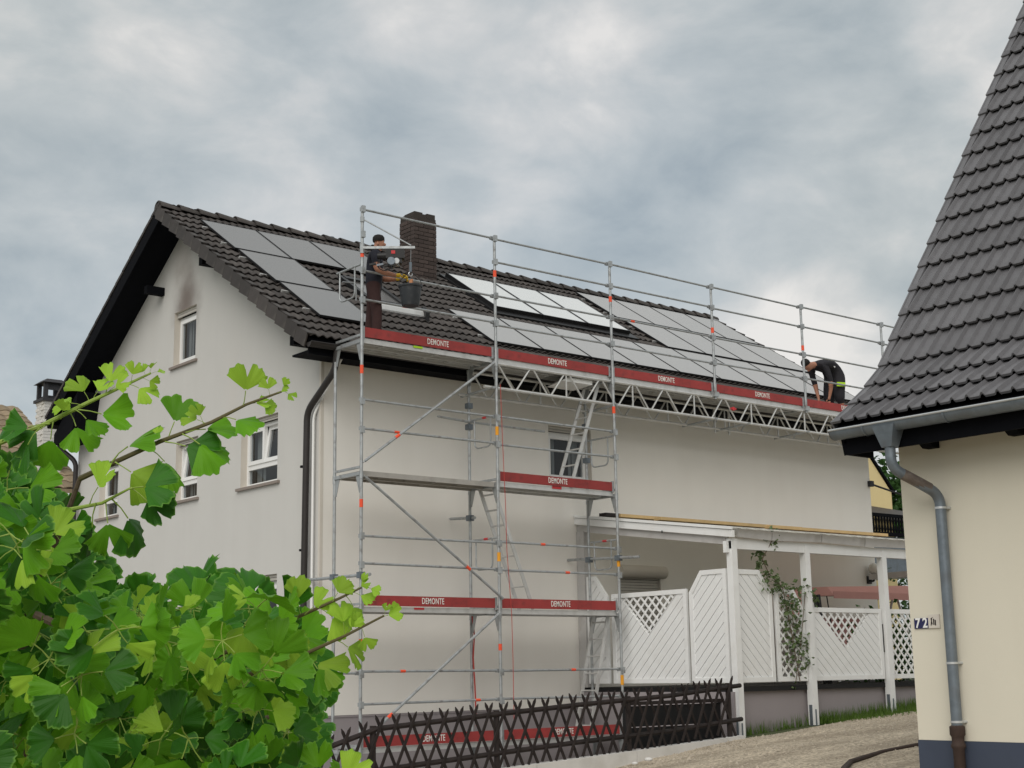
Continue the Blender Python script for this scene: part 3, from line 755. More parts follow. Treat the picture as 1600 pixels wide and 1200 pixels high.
def skylight():
    x0, x1, s0, s1 = 1.92, 2.74, 2.78, 4.02; mb = MB()
    def b(xa, xb, sa, sb, h0, h1): mb.hexa([roof_pt(xa, sb, h0), roof_pt(xb, sb, h0), roof_pt(xb, sa, h0), roof_pt(xa, sa, h0), roof_pt(xa, sb, h1), roof_pt(xb, sb, h1), roof_pt(xb, sa, h1), roof_pt(xa, sa, h1)])
    b(x0, x0 + .09, s0, s1, 0, .12); b(x1 - .09, x1, s0, s1, 0, .12); b(x0 + .09, x1 - .09, s0, s0 + .14, 0, .13); b(x0 + .09, x1 - .09, s1 - .09, s1, 0, .11)
    w = mb.build('roof_window', M['panel_frame'], house)
    g = MB(); g.add([roof_pt(x0 + .08, s1 - .08, .09), roof_pt(x1 - .08, s1 - .08, .09), roof_pt(x1 - .08, s0 + .1, .09), roof_pt(x0 + .08, s0 + .1, .09)], [(0, 1, 2, 3)]); g.build('pane', M['solar'], w)
    # steel roof step below it
    mb = MB(); mb.hexa([roof_pt(1.75, 4.52, .1), roof_pt(2.78, 4.52, .1), roof_pt(2.78, 4.45, .17), roof_pt(1.75, 4.45, .17), roof_pt(1.75, 4.50, .12), roof_pt(2.78, 4.50, .12), roof_pt(2.78, 4.42, .185), roof_pt(1.75, 4.42, .185)])
    st = mb.build('roof_step', M['alu'], house)
    MB().hexa([roof_pt(2.78, 4.62, .0), roof_pt(2.86, 4.62, .0), roof_pt(2.86, 4.36, .0), roof_pt(2.78, 4.36, .0), roof_pt(2.78, 4.52, .2), roof_pt(2.86, 4.52, .2), roof_pt(2.86, 4.34, .24), roof_pt(2.78, 4.34, .24)]).build('bracket', M['black'], st)
skylight()
# wall lamp with pale globe at the far end of the terrace wall
lamp = MB().tube(bend([(13.62, WY, 2.80), (13.62, WY - .13, 2.76), (13.62, WY - .16, 2.86)], .05), .022, 8).lathe((13.62, WY - .16, 2.84), [(.05, 0), (.07, .05), (.05, .06)], 12).box((13.55, WY - .03, 2.72), (13.69, WY - .002, 2.88)).build('wall_lamp', M['black'], house, smooth=True)
MB().lathe((13.62, WY - .16, 2.90), [(.04, 0)] + [(.125 * math.sin(a), .125 - .125 * math.cos(a)) for a in (.6, 1., 1.4, 1.8, 2.2, 2.6)] + [(.02, .25)], 16).build('globe', M['globe'], lamp, smooth=True)
# ================================================================ SCAFFOLD
B = 2.57; SX = [0., B, 2 * B]; GX = [3 * B, 4 * B, 5 * B, 14.42]; YI = .73; TR = .0242
scaf = thing('scaffold', 'galvanised tube scaffold with red toe boards standing along the long wall of the grey-white house', 'scaffold', (0, 0, -.75))
rs = random.Random(11)
def scaffold():
    S = M['steel']; T = lambda nm, pts, r=TR, m_=S, par=scaf, n=8: MB().tube(pts, r, n).build(nm, m_, par, smooth=True)
    def band(par, x, y, z, m_, h=.09): MB().tube([(x, y, z), (x, y, z + h)], TR + .004, 8).build('marker_band', m_, par, smooth=True)
    bands = {0: ((7.22, .1), (5.42, .13), (3.42, .12), (1.42, .1)), 1: ((7.33, .11), (4.72, .14, 1), (2.72, .14, 1), (1.35, .1)), 2: ((5.33, .12), (7.3, .1), (2.72, .14, 1), (.78, .16, 1))}
    posts = []
    for i, x in enumerate(SX):
        mb = MB().tube([(x, 0, -.55), (x, 0, 8.0)], TR, 10)
        for z in (0., 2., 4., 6.):
            mb.tube([(x, 0, z - .16), (x, 0, z - .04)], TR + .006, 10)
        for z in (8.0, 7.6, 7.03, 6.57, 5.02, 4.59, 3.02, 2.6, 1.04, .61): mb.box((x - .03, -.05, z - .07), (x + .03, .0, z + .03))
        o = mb.build('upright', S, scaf, smooth=True); posts.append(o)
        for b in bands[i]: band(o, x, 0, b[0], M['amber' if len(b) > 2 else 'orange'], b[1])
        mb = MB().tube([(x, YI, -.55), (x, YI, 6.0)], TR, 10)
        for z in (0., 2., 4., 6.): mb.tube([(x, YI, z - .16), (x, YI, z - .04)], TR + .006, 10)
        mb.build('upright', S, scaf, smooth=True)
        for y in (0., YI):
            MB().tube([(x, y, -.74), (x, y, -.5)], .018, 8).box((x - .075, y - .075, -.75), (x + .075, y + .075, -.742)).build('base_jack', S, scaf)
        for z in (0., 2., 4., 6.):   # cross bearers with corner gussets
            mb = MB().bar((x, TR, z - .075), (x, YI - TR, z - .075), .045, .05).bar((x, TR, z + .02), (x, YI - TR, z + .02), .03, .035)
            for (y, s) in ((TR, 1), (YI - TR, -1)):
                mb.prism([(x - .004, y, z - .10), (x - .004, y + s * .12, z - .10), (x - .004, y + s * .03, z - .36), (x - .004, y, z - .36)], (.008, 0, 0))
            mb.build('transom', S, scaf)
    for x in GX:
        mb = MB().tube([(x, 0, 5.86), (x, 0, 8.0)], TR, 10)
        for z in (8.0, 7.6, 7.03, 6.55): mb.box((x - .03, -.05, z - .07), (x + .03, .0, z + .03))
        mb.box((x - .06, -.04, 5.9), (x + .06, .06, 5.99))
        o = mb.build('upright', S, scaf, smooth=True); band(o, x, 0, 7.1, M['orange'], .1)
        MB().bar((x, 0, 5.94), (x, YI, 5.94), .05, .05).build('transom', S, scaf)
    # far support tower, behind the near house
    for y in (0., YI): T('upright', [(14.42, y, -.75), (14.42, y, 5.9)])
    # guard rails
    ax = SX + GX
    def railp(x0, x1, z, y=.045, mark=None):
        j = lambda: rs.uniform(-.012, .012)
        a, b = (x0 + .025, y, z + j()), (x1 - .025, y, z + j())
        mb = MB().tube([a, b], .0185, 8)
        for p in (a, b): mb.box((p[0] - .03, y - .02, p[2] - .03), (p[0] + .03, y + .02, p[2] + .025))
        o = mb.build('guard_rail', S, scaf, smooth=True)
        if mark:
            xm = x0 + (x1 - x0) * mark; zz = a[2] + (b[2] - a[2]) * mark
            MB().tube([(xm, y, zz), (xm + .09, y, zz)], .0215, 8).build('marker_band', M['orange'], o, smooth=True)
    for i in range(len(ax) - 1):
        zs = (8.0, 7.02, 6.58) if i == 0 else (8.0, 7.6, 7.04, 6.55)
        for k, z in enumerate(zs): railp(ax[i], ax[i + 1], z, mark=.3 if k == 2 and i in (0,) else (.2 if k == 2 and i == 2 else None))
    for i in range(2):
        for (z, mk) in ((5.03, None), (4.59, .24 if i == 0 else None), (3.02, .35 if i == 1 else None), (2.6, .55 if i == 1 else None), (1.05, .28 if i == 0 else .58), (.61, .82 if i == 0 else None)):
            railp(ax[i], ax[i + 1], z, mark=mk)
    railp(-.42, 0., 1.04)
    T('guard_rail', [(2.45, YI - .05, 5.03), (4.15, YI - .05, 5.02)], .0185)
    T('guard_rail', [(1.9, YI - .05, 5.06), (2.57, YI - .05, 5.03)], .0185)
    # diagonal braces on the street side
    for a, b, mk in (((.03, -.05, 4.1), (2.5, -.05, 5.89), .22), ((.05, -.05, 3.86), (2.60, -.05, 2.14), .72), ((2.5, -.05, 1.9), (.16, -.05, .2), .85)):
        a, b = Vector(a), Vector(b); o = MB().tube([a, b], .022, 8).tube([a + (b - a) * -.012, a], .012, 6).build('diagonal_brace', S, scaf, smooth=True)
        p = a + (b - a) * mk; d = (b - a).normalized() * .09; MB().tube([p, p + d], .0255, 8).build('marker_band', M['orange'], o, smooth=True)
    # stirrup end guards
    def stirrup(x, z, y0=.03, y1=YI - .03, mk=False):
        mb = MB().tube([(x, y0, z), (x, y1, z)], .017, 8)
        a, b = y0 + .17, y1 - .08
        mb.tube(bend([(x, a, z), (x, a, z - .48), (x, b, z - .48), (x, b, z)], .1), .0135, 8)
        o = mb.build('end_guard', S, scaf, smooth=True)
        if mk: MB().tube([(x, .3, z), (x, .4, z)], .020, 8).build('marker_band', M['red_plastic'], o, smooth=True)
    stirrup(0., 7.12); stirrup(B + .03, 5.06, mk=True); stirrup(B + .03, 3.1, mk=True); stirrup(2 * B + .03, 3.18, mk=True); stirrup(2 * B + .02, 4.95)
    mb = MB().tube(bend([(.05, .62, 6.98), (.30, .62, 7.0), (.30, .62, 6.72)], .08), .011, 6); mb.build('end_guard', S, scaf, smooth=True)
    # decks: two planks per bay, ribbed underneath
    def deck(x0, x1, z, mt=None):
        for y0, y1 in ((.055, .355), (.365, .665)):
            mb = MB().box((x0 + .03, y0, z - .018), (x1 - .03, y1, z)).box((x0 + .03, y0, z - .075), (x1 - .03, y0 + .018, z - .018)).box((x0 + .03, y1 - .018, z - .075), (x1 - .03, y1, z - .018))
            for k in range(2): mb.box((x0 + .04, y0 + .09 + k * .10, z - .05), (x1 - .04, y0 + .11 + k * .10, z - .018))
            n = int((x1 - x0) / .5)
            for k in range(1, n): mb.box((x0 + k * .5, y0 + .018, z - .06), (x0 + k * .5 + .02, y1 - .018, z - .018))
            mb.build('deck_plank', mt or M['alu'], scaf)
    for i in range(len(ax) - 1): deck(ax[i], ax[i + 1], 6.0 if i else 5.985)
    deck(0, B, 3.97, M['deck_under']); deck(B, 2 * B, 3.985); deck(0, B, 1.985); deck(B, 2 * B, 1.985); deck(0, B, -.01); deck(B, 2 * B, -.01)
    # toe boards with white print
    txt = text_mesh('DEMONTE', .128, M['white_print'], .66, .0012, .0015, 1.06)
    TE = {}
    def toe(x0, x1, z, pos=.52, rz=0.):
        L_ = x1 - x0
        if round(L_, 2) not in TE:
            TE[round(L_, 2)] = MB().box((0, 0, 0), (L_, .028, .15)).mesh('toe_board', M['toe'])
        mw = Matrix.Translation((x0, .028, z)) @ Matrix.Rotation(rz, 4, 'Y')
        o = inst('toe_board', TE[round(L_, 2)], scaf, mw)
        inst('lettering', txt, o, mw @ Matrix.Translation((L_ * pos, -.0025, .078)) @ Matrix.Rotation(math.pi / 2, 4, 'X'))
        MB().box((x0 - .012, .022, z - .03), (x0 + .028, .062, z + .165)).build('toe_board_bracket', S, o); MB().box((x1 - .028, .022, z - .03), (x1 + .012, .062, z + .165)).build('toe_board_bracket', S, o)
    for i in range(len(ax) - 1): toe(ax[i] + .04, ax[i + 1] - .04, 6.0, .52 if i else .56, rs.uniform(-.003, .003))
    toe(B + .04, 2 * B - .04, 4.0, .5, .002)
    for z in (2., 0.): toe(.04, B - .04, z, .51); toe(B + .04, 2 * B - .04, z, .5)
    MB().box((3.75, .045, 3.95), (3.95, .053, 3.995)).build('red_tag', M['red_plastic'], scaf)
    MB().box((.98, .045, 1.955), (1.16, .053, 1.985)).build('red_tag', M['red_plastic'], scaf)
    MB().box((.98, .04, 5.955), (1.15, .052, 5.985)).build('yellow_tag', M['lime'], scaf)
    # lattice girders carrying the upper decks over the terrace
    for y in (.0, YI):
        x0, x1, zt, zb = (2.36, 14.5, 5.90, 5.50) if y == 0 else (2.36, 14.5, 5.88, 5.48)
        yy = y + (.055 if y == 0 else -.0); g = MB().tube([(x0 + .22, yy, zt), (x1, yy, zt)], .0245, 8).build('lattice_girder', M['alu'], scaf, smooth=True)
        MB().tube([(x0, yy, zb), (x1, yy, zb)], .0245, 8).build('chord', M['alu'], g, smooth=True)
        x = 2.62; k = 0
        MB().tube([(x - .02, yy, zt), (x - .02, yy, zb)], .018, 6).build('web_tube', M['alu'], g, smooth=True)
        while x < 14.2:
            MB().tube([(x + .04, yy, zt - .01), (x + .33, yy, zb + .01)], .0155, 6).build('web_tube', M['alu'], g, smooth=True)
            MB().tube([(x + .41, yy, zb + .01), (x + .70, yy, zt - .01)], .0155, 6).build('web_tube', M['alu'], g, smooth=True)
            x += .745; k += 1
            if k % 2 == 0:
                MB().tube([(x + .005, yy, zt), (x + .005, yy, zb)], .0155, 6).build('web_tube', M['alu'], g, smooth=True); x += .05
    for x in (2.5, 5.2, 7.7, 8.6, 10.3, 12.9):
        MB().tube([(x, -.03, 5.49), (x, YI + .12, 5.47)], .02, 6).build('girder_tie', S, scaf, smooth=True)
    for x in (8.45, 8.85): MB().bar((x, YI, 5.86), (x, YI, 5.40), .03, .03, (0, 1, 0)).build('girder_joint', M['alu'], scaf)
    o = MB().tube([(8.2, .02, 5.7), (8.2, .02, 5.76)], .03, 8).bar((8.13, .02, 5.73), (8.27, .02, 5.73), .03, .03).build('red_clamp', M['red_plastic'], scaf)
    # wall ties
    T('wall_tie', [(0., -.24, 2.43), (.0, 1.54, 2.45)]); T('wall_tie', [(B, .60, 3.46), (B, 1.25, 3.50)]); T('wall_tie', [(2 * B, -.5, 2.85), (2 * B, 1.28, 2.92)])
    for (x, y, z) in ((0, 0, 2.43), (0, YI, 2.44), (B, YI, 3.46), (2 * B, 0, 2.86), (2 * B, YI, 2.88), (B, YI, 5.3), (B, YI, 4.95), (2 * B, YI, 5.2), (2 * B, YI, 4.6)):
        MB().box((x - .045, y - .05, z - .04), (x + .045, y + .05, z + .05)).build('coupler', M['zinc'], scaf)
    T('wall_tie', [(B, 1.2, 3.5), (B, 1.3, 3.51)], .006)
scaffold()
# loose pieces at the far end of the wall
MB().tube([(13.86, 1.27, 4.86), (14.9, .9, 4.55)], .022, 8).box((13.80, 1.22, 4.80), (13.92, 1.30, 4.92)).build('bracket_rod', M['soot_metal'], house, smooth=True)

def ladder(name, label, p0, p1, y0=.2, y1=.55, n=7, hook=True):
    p0, p1 = Vector(p0), Vector(p1); t = thing(name, label, 'ladder', p0, 'ladders between the scaffold decks')
    for y in (y0, y1): MB().bar((p0.x, y, p0.z), (p1.x, y, p1.z), .022, .06, (0, 0, 1)).build('rail', M['alu'], t)
    for k in range(n):
        f = (k + .5) / n; p = p0.lerp(p1, f); MB().tube([(p.x, y0 + .01, p.z), (p.x, y1 - .01, p.z)], .014, 6).build('rung', M['alu'], t, smooth=True)
ladder('ladder', 'aluminium ladder leaning up to the top deck in front of the upper window', (4.28, 0, 4.0), (5.02, 0, 5.97))
ladder('ladder', 'aluminium ladder from the first to the second scaffold deck against the blank wall', (3.42, 0, 2.0), (2.63, 0, 3.93), n=8)
ladder('ladder', 'lowest aluminium ladder beside the white terrace screens', (4.58, 0, .0), (5.05, 0, 1.95))
# red cables
cab = MB().tube([(2.62, -.04, 5.55), (2.64, -.05, 4.6), (2.68, -.05, 3.6), (2.70, -.04, 2.9), (2.76, -.06, 1.9), (2.78, -.05, 1.2), (2.78, -.05, .3)], .0055, 5).build('red_cable', M['red_cable'], smooth=True)
tag(cab, 'thin red cable hanging free beside the middle scaffold post', 'cable')
cab = MB().tube([(2.55, .69, 2.0), (2.60, .69, 1.6), (2.57, .69, 1.25), (2.60, .69, .8), (2.62, .69, .2)], .013, 6).build('red_cable', M['red_cable'], smooth=True)
tag(cab, 'thicker red cable running down an inner scaffold post near the ground', 'cable')
b_ = MB().bar((2.85, .2, 6.09), (3.15, .2, 6.09), .16, .07).bar((2.82, .32, 6.16), (3.05, .32, 6.16), .06, .03).build('timber_block', M['pine'])
tag(b_, 'short pale timber offcut lying on the top deck beside the second post', 'timber')
b_ = MB().hexa([(4.05, .1, 5.80), (4.75, .1, 5.80), (4.75, .6, 5.78), (4.15, .6, 5.78), (4.2, .1, 5.87), (4.75, .1, 5.88), (4.75, .6, 5.88), (4.3, .6, 5.87)]).build('sheet_bundle', M['white_pvc'])
tag(b_, 'pale folded sheet tucked under the top deck above the ladder', 'sheet')

# ================================================================ HOIST AND BUCKET
def hoist():
    t = thing('rope_hoist', 'electric rope hoist on a swing arm clamped to the corner scaffold post', 'hoist', (0, 0, 7.2))
    tip = Vector((.60, -.43, 7.38)); d = Vector((tip.x, tip.y, 0)).normalized(); s = Vector((-d.y, d.x, 0))
    MB().bar((0, -.02, 7.365), tip + d * .06 + Vector((0, 0, -.005)), .04, .038).tube([(0, 0, 7.28), (0, 0, 7.44)], .036, 10).build('swing_arm', M['steel'], t)
    MB().tube([(0, 0, 7.83), tip + Vector((0, 0, .03))], .011, 6).tube([(0, 0, 7.78), (0, 0, 7.86)], .034, 8).build('stay', M['steel'], t, smooth=True)
    c = d * .50 + Vector((0, 0, 7.26))
    hb = MB(); hb.bar(c - d * .14, c + d * .14, .15, .14).bar(c - d * .02 - Vector((0, 0, .10)), c + d * .10 - Vector((0, 0, .10)), .12, .08); body = hb.build('winch_body', M['black'], t)
    MB().bar(c - d * .06 + Vector((0, 0, .02)) + s * -.078, c + d * .0 + Vector((0, 0, .02)) + s * -.078, .01, .05).build('red_badge', M['red_plastic'], body)
    MB().tube([c - d * .27 + Vector((0, 0, -.02)), c - d * .13 + Vector((0, 0, -.02))], [.045, .065], 12).build('motor', M['black'], t, smooth=True)
    MB().tube([c - d * .06 - s * .13 - Vector((0, 0, .13)), c - d * .06 + s * .13 - Vector((0, 0, .13))], .06, 12).build('cable_drum', M['zinc'], t, smooth=True)
    MB().tube([c + d * .02 - s * .1 - Vector((0, 0, .12)), c + d * .02 + s * .1 - Vector((0, 0, .12))], .045, 10).build('cable_drum', M['steel'], t, smooth=True)
    MB().tube(bend([c - d * .25 - Vector((0, 0, .03)), c - d * .27 - Vector((0, 0, .22)), c - d * .1 - Vector((0, 0, .26)), c - d * .05 - Vector((0, 0, .12))], .08), .009, 6).tube(bend([c - d * .25 - Vector((0, 0, .07)), c - d * .22 - Vector((0, 0, .17)), c + d * .05 - Vector((0, 0, .20))], .06), .008, 6).build('power_lead', M['black'], t, smooth=True)
    for k in range(3):
        a = c - d * (.34 - k * .11) - Vector((0, 0, .16 + .01 * k)); MB().bar(a - d * .05, a + d * .05 + Vector((0, 0, .02)), .05, .03).build('lever', M['zinc' if k % 2 else 'black'], t)
    MB().tube([tip + Vector((0, 0, -.02)), (tip.x - .01, tip.y, 6.99)], .004, 5).build('rope', M['steel'], t)
    MB().tube([(tip.x - .01, tip.y, 7.14), (tip.x - .01, tip.y, 6.99)], .022, 8).build('hook_weight', M['zinc'], t, smooth=True)
    MB().tube(arc((tip.x - .01, tip.y, 6.955), math.pi * .55, math.pi * 2.2, .032, (1, 0, 0), (0, 0, 1), 9), .009, 6).build('hook', M['zinc_light'], t, smooth=True)
hoist()
def bucket():
    c = Vector((.58, -.44, 6.45)); t = thing('bucket', 'grey-black builder bucket hanging from the rope hoist', 'bucket', c)
    mb = MB().lathe(c, [(.0, .004), (.125, 0), (.135, .03), (.170, .28), (.184, .29), (.186, .315), (.172, .315), (.16, .28), (.12, .03), (.0, .025)], 22, cap=False); mb.build('pail', M['bucket'], t, smooth=True)
    hub = c + Vector((0, 0, .31)); ax = Vector((.77, -.63, 0))
    MB().tube([hub - ax * .175, hub - ax * .17 + Vector((0, 0, .08)), hub - ax * .05 + Vector((0, 0, .20)), hub + Vector((0, 0, .215)), hub + ax * .05 + Vector((0, 0, .20)), hub + ax * .15 + Vector((0, 0, .10)), hub + ax * .175], .006, 6).build('handle', M['black'], t, smooth=True)
    o = MB().tube([c + Vector((.0, 0, .2)), c + Vector((.01, 0, .40))], .028, 8).tube([c + Vector((.05, .03, .2)), c + Vector((.04, .02, .43))], .02, 8).build('copper_fittings', M['copper'], smooth=True)
    tag(o, 'copper-coloured fittings standing in the hanging bucket', 'fittings')
bucket()

# ================================================================ PEOPLE
def person(name, label, joints, bones, colours, mats, loc, fingers=()):
    """one continuous skinned body; each face takes the material of its nearest bone"""
    t = thing(name, label, 'person', loc)
    ids = {k: i for i, k in enumerate(joints)}
    me = bpy.data.meshes.new('body'); me.from_pydata([joints[k][0] for k in joints], [(ids[a], ids[b]) for a, b, _ in bones], [])
    o = bpy.data.objects.new('body', me); COL.objects.link(o)
    sk = o.modifiers.new('skin', 'SKIN'); sub = o.modifiers.new('sub', 'SUBSURF'); sub.levels = 2; sub.render_levels = 2; sk.use_smooth_shade = True
    for k, i in ids.items():
        r = joints[k][1]; me.skin_vertices[0].data[i].radius = r if isinstance(r, tuple) else (r, r)
    me.skin_vertices[0].data[0].use_root = True
    dg = bpy.context.evaluated_depsgraph_get(); m2 = bpy.data.meshes.new_from_object(o.evaluated_get(dg)); bpy.data.objects.remove(o)
    bm = bmesh.new(); bm.from_mesh(m2)
    for (pts, rr) in fingers:   # finger chains rooted inside the palm
        mb = MB().tube(pts, rr, 6); vs = [bm.verts.new(p) for p in mb.v]
        for f in mb.f:
            try: bm.faces.new([vs[i] for i in f])
            except ValueError: pass
    bm.to_mesh(m2); bm.free()
    m2.materials.clear()
    for m_ in mats: m2.materials.append(m_)
    rad = lambda k: max(joints[k][1]) if isinstance(joints[k][1], tuple) else joints[k][1]
    segs = [(Vector(joints[a][0]), Vector(joints[b][0]), c, rad(a), rad(b)) for a, b, c in bones]
    fset = len(m2.polygons)
    for p in m2.polygons:
        best = None
        for a, b, c, ra, rb in segs:
            d = b - a; k = max(0, min(1, (p.center - a).dot(d) / d.length_squared)); dist = (p.center - (a + d * k)).length - (ra + (rb - ra) * k)
            if best is None or dist < best[0]: best = (dist, c)
        p.material_index = best[1]; p.use_smooth = True
    m2.transform(Matrix.Translation(-Vector(loc))); m2.name = 'body'
    inst('body', m2, t, Matrix.Translation(loc)); return t
def hand(palm, d, n, side):
    """five finger chains from a palm point: d along the fingers, n palm normal (fingers curl to it), side towards the thumb"""
    d, n, side = Vector(d).normalized(), Vector(n).normalized(), Vector(side).normalized(); palm = Vector(palm); res = []
    for k, L_ in enumerate((.075, .085, .08, .062)):
        b = palm + side * (.03 - .02 * k) + d * .02
        res.append(([b, b + d * L_ * .5 + n * .008, b + d * L_ * .8 + n * .03, b + d * L_ * .82 + n * .055], [.010, .0095, .009, .007]))
    b = palm + side * .03 - d * .02; res.append(([b, b + side * .03 + d * .02, b + side * .035 + d * .055 + n * .02], [.012, .011, .008]))
    return res
def worker_a():
    base = Vector((.40, .27, 6.0)); d = Vector((.79, -.61, 0)); r = Vector((-.61, -.79, 0)); U = Vector((0, 0, 1))   # faces the hoist
    P = lambda f, s, z: base + d * f + r * s + U * z
    J = {'pelvis': (P(-.01, 0, .92), (.17, .135)), 'belly': (P(.0, 0, 1.08), (.17, .14)), 'chest': (P(.02, 0, 1.27), (.19, .14)), 'collar': (P(.02, 0, 1.40), (.10, .085)), 'neck': (P(.045, 0, 1.475), .055), 'jaw': (P(.085, 0, 1.53), (.066, .075)), 'crown': (P(.075, 0, 1.635), (.078, .088)), 'top': (P(.065, 0, 1.69), .05),
         'nose': (P(.185, 0, 1.565), .014)}
    Bn = [('pelvis', 'belly', 0), ('belly', 'chest', 0), ('chest', 'collar', 0), ('collar', 'neck', 2), ('neck', 'jaw', 2), ('jaw', 'crown', 2), ('crown', 'top', 2), ('jaw', 'nose', 2)]
    hands = []
    for s, n in ((1, 'R'), (-1, 'L')):
        J['sho' + n] = (P(.02, .18 * s, 1.36), .078); J['arm' + n] = (P(.04, .23 * s, 1.20), .068); J['elb' + n] = (P(.07, .24 * s, 1.08), .050); J['fore' + n] = (P(.20, .18 * s, 1.045), .046); J['wri' + n] = (P(.34, .10 * s, 1.03), .031); J['palm' + n] = (P(.42, .08 * s, 1.04), (.036, .022))
        J['hip' + n] = (P(-.01, .10 * s, .83), .118); J['knee' + n] = (P(.05 * s, .125 * s, .48), .09); J['cuff' + n] = (P(.07 * s - .02, .135 * s, .12), .08); J['ank' + n] = (P(.03 * s - .03, .13 * s, .05), .05); J['toe' + n] = (P(.03 * s + .09, .14 * s, .035), (.045, .035))
        Bn += [('chest', 'sho' + n, 0), ('sho' + n, 'arm' + n, 0), ('arm' + n, 'elb' + n, 2), ('elb' + n, 'fore' + n, 2), ('fore' + n, 'wri' + n, 2), ('wri' + n, 'palm' + n, 3),
               ('pelvis', 'hip' + n, 1), ('hip' + n, 'knee' + n, 1), ('knee' + n, 'cuff' + n, 1), ('cuff' + n, 'ank' + n, 4), ('ank' + n, 'toe' + n, 4)]
        hands += hand(P(.43, .08 * s, 1.04), d, -U, -r * s)
    t = person('person', 'worker in navy T-shirt and maroon trousers at the hoist on the top deck', J, Bn, None, [M['navy_cloth'], M['maroon_cloth'], M['skin'], M['yellow'], M['black']], base, hands)
    hb = MB(); c = P(.066, 0, 1.60)
    hb.lathe(c, [(.088, .0), (.096, .03), (.092, .07), (.07, .10), (.03, .116), (.0, .118)], 16, cap=False); hb.build('short_hair', M['hair'], t, smooth=True)
    for s in (1, -1): MB().lathe(P(.06, .078 * s, 1.55), [(.004, -.03), (.016, -.02), (.02, .0), (.014, .028), (.003, .034)], 8).build('ear', M['skin'], t, smooth=True)
worker_a()
def worker_b():
    base = Vector((11.62, .33, 6.0)); d = Vector((-1, 0, 0)); r = Vector((0, -1, 0)); U = Vector((0, 0, 1))
    P = lambda f, s, z: base + d * f + r * s + U * z
    J = {'pelvis': (P(-.06, 0, .90), (.175, .175)), 'belly': (P(.14, 0, 1.03), (.175, .165)), 'chest': (P(.38, 0, 1.03), (.195, .165)), 'collar': (P(.56, 0, .97), (.10, .09)), 'neck': (P(.66, 0, .95), .06), 'jaw': (P(.76, 0, .90), (.07, .075)), 'crown': (P(.86, 0, .935), (.085, .08)), 'top': (P(.915, 0, .95), .055), 'nose': (P(.80, 0, .80), .014)}
    Bn = [('pelvis', 'belly', 0), ('belly', 'chest', 0), ('chest', 'collar', 0), ('collar', 'neck', 2), ('neck', 'jaw', 2), ('jaw', 'crown', 2), ('crown', 'top', 2), ('jaw', 'nose', 2)]
    hands = []
    for s, n in ((1, 'R'), (-1, 'L')):
        J['sho' + n] = (P(.48, .18 * s, .92), .07); J['arm' + n] = (P(.42, .20 * s, .76), .062); J['elb' + n] = (P(.36, .20 * s, .62), .056); J['fore' + n] = (P(.345, .18 * s, .48), .042); J['wri' + n] = (P(.35, .14 * s, .33), .029); J['palm' + n] = (P(.36, .12 * s, .25), (.032, .022))
        J['hip' + n] = (P(-.06, .10 * s, .84), .14); J['thigh' + n] = (P(-.0, .12 * s, .62), .135); J['knee' + n] = (P(.03, .13 * s, .43), .12); J['hem' + n] = (P(.02, .13 * s, .31), .115); J['calf' + n] = (P(-.02, .13 * s, .25), .065); J['ank' + n] = (P(-.03, .12 * s, .07), .04); J['toe' + n] = (P(.12, .13 * s, .035), (.045, .035))
        Bn += [('chest', 'sho' + n, 0), ('sho' + n, 'arm' + n, 0), ('arm' + n, 'elb' + n, 0), ('elb' + n, 'fore' + n, 2), ('fore' + n, 'wri' + n, 2), ('wri' + n, 'palm' + n, 2),
               ('pelvis', 'hip' + n, 1), ('hip' + n, 'thigh' + n, 1), ('thigh' + n, 'knee' + n, 1), ('knee' + n, 'hem' + n, 1), ('hem' + n, 'calf' + n, 2), ('calf' + n, 'ank' + n, 2), ('ank' + n, 'toe' + n, 3)]
        hands += hand(P(.36, .12 * s, .24), -U, d, -r * s)
    t = person('person', 'worker in charcoal shirt and shorts bending down at the far end of the top deck', J, Bn, None, [M['grey_cloth'], M['grey_cloth'], M['skin'], M['black']], base, hands)
    c = P(.87, 0, .955); hb = MB()
    n_ = 12
    hb.tube([P(.80, 0, .985), P(.86, 0, .975), P(.92, 0, .96), P(.965, 0, .945)], [.06, .088, .08, .03], n_); hb.build('short_hair', M['hair'], t, smooth=True)
    MB().bar(P(.17, .20, .585), P(-.01, .262, .585), .03, .085).build('lime_pocket', M['lime'], t)
    MB().bar(P(.30, .19, .98), P(.20, .19, .93), .03, .03).build('shirt_print', M['white_pvc'], t)
worker_b()
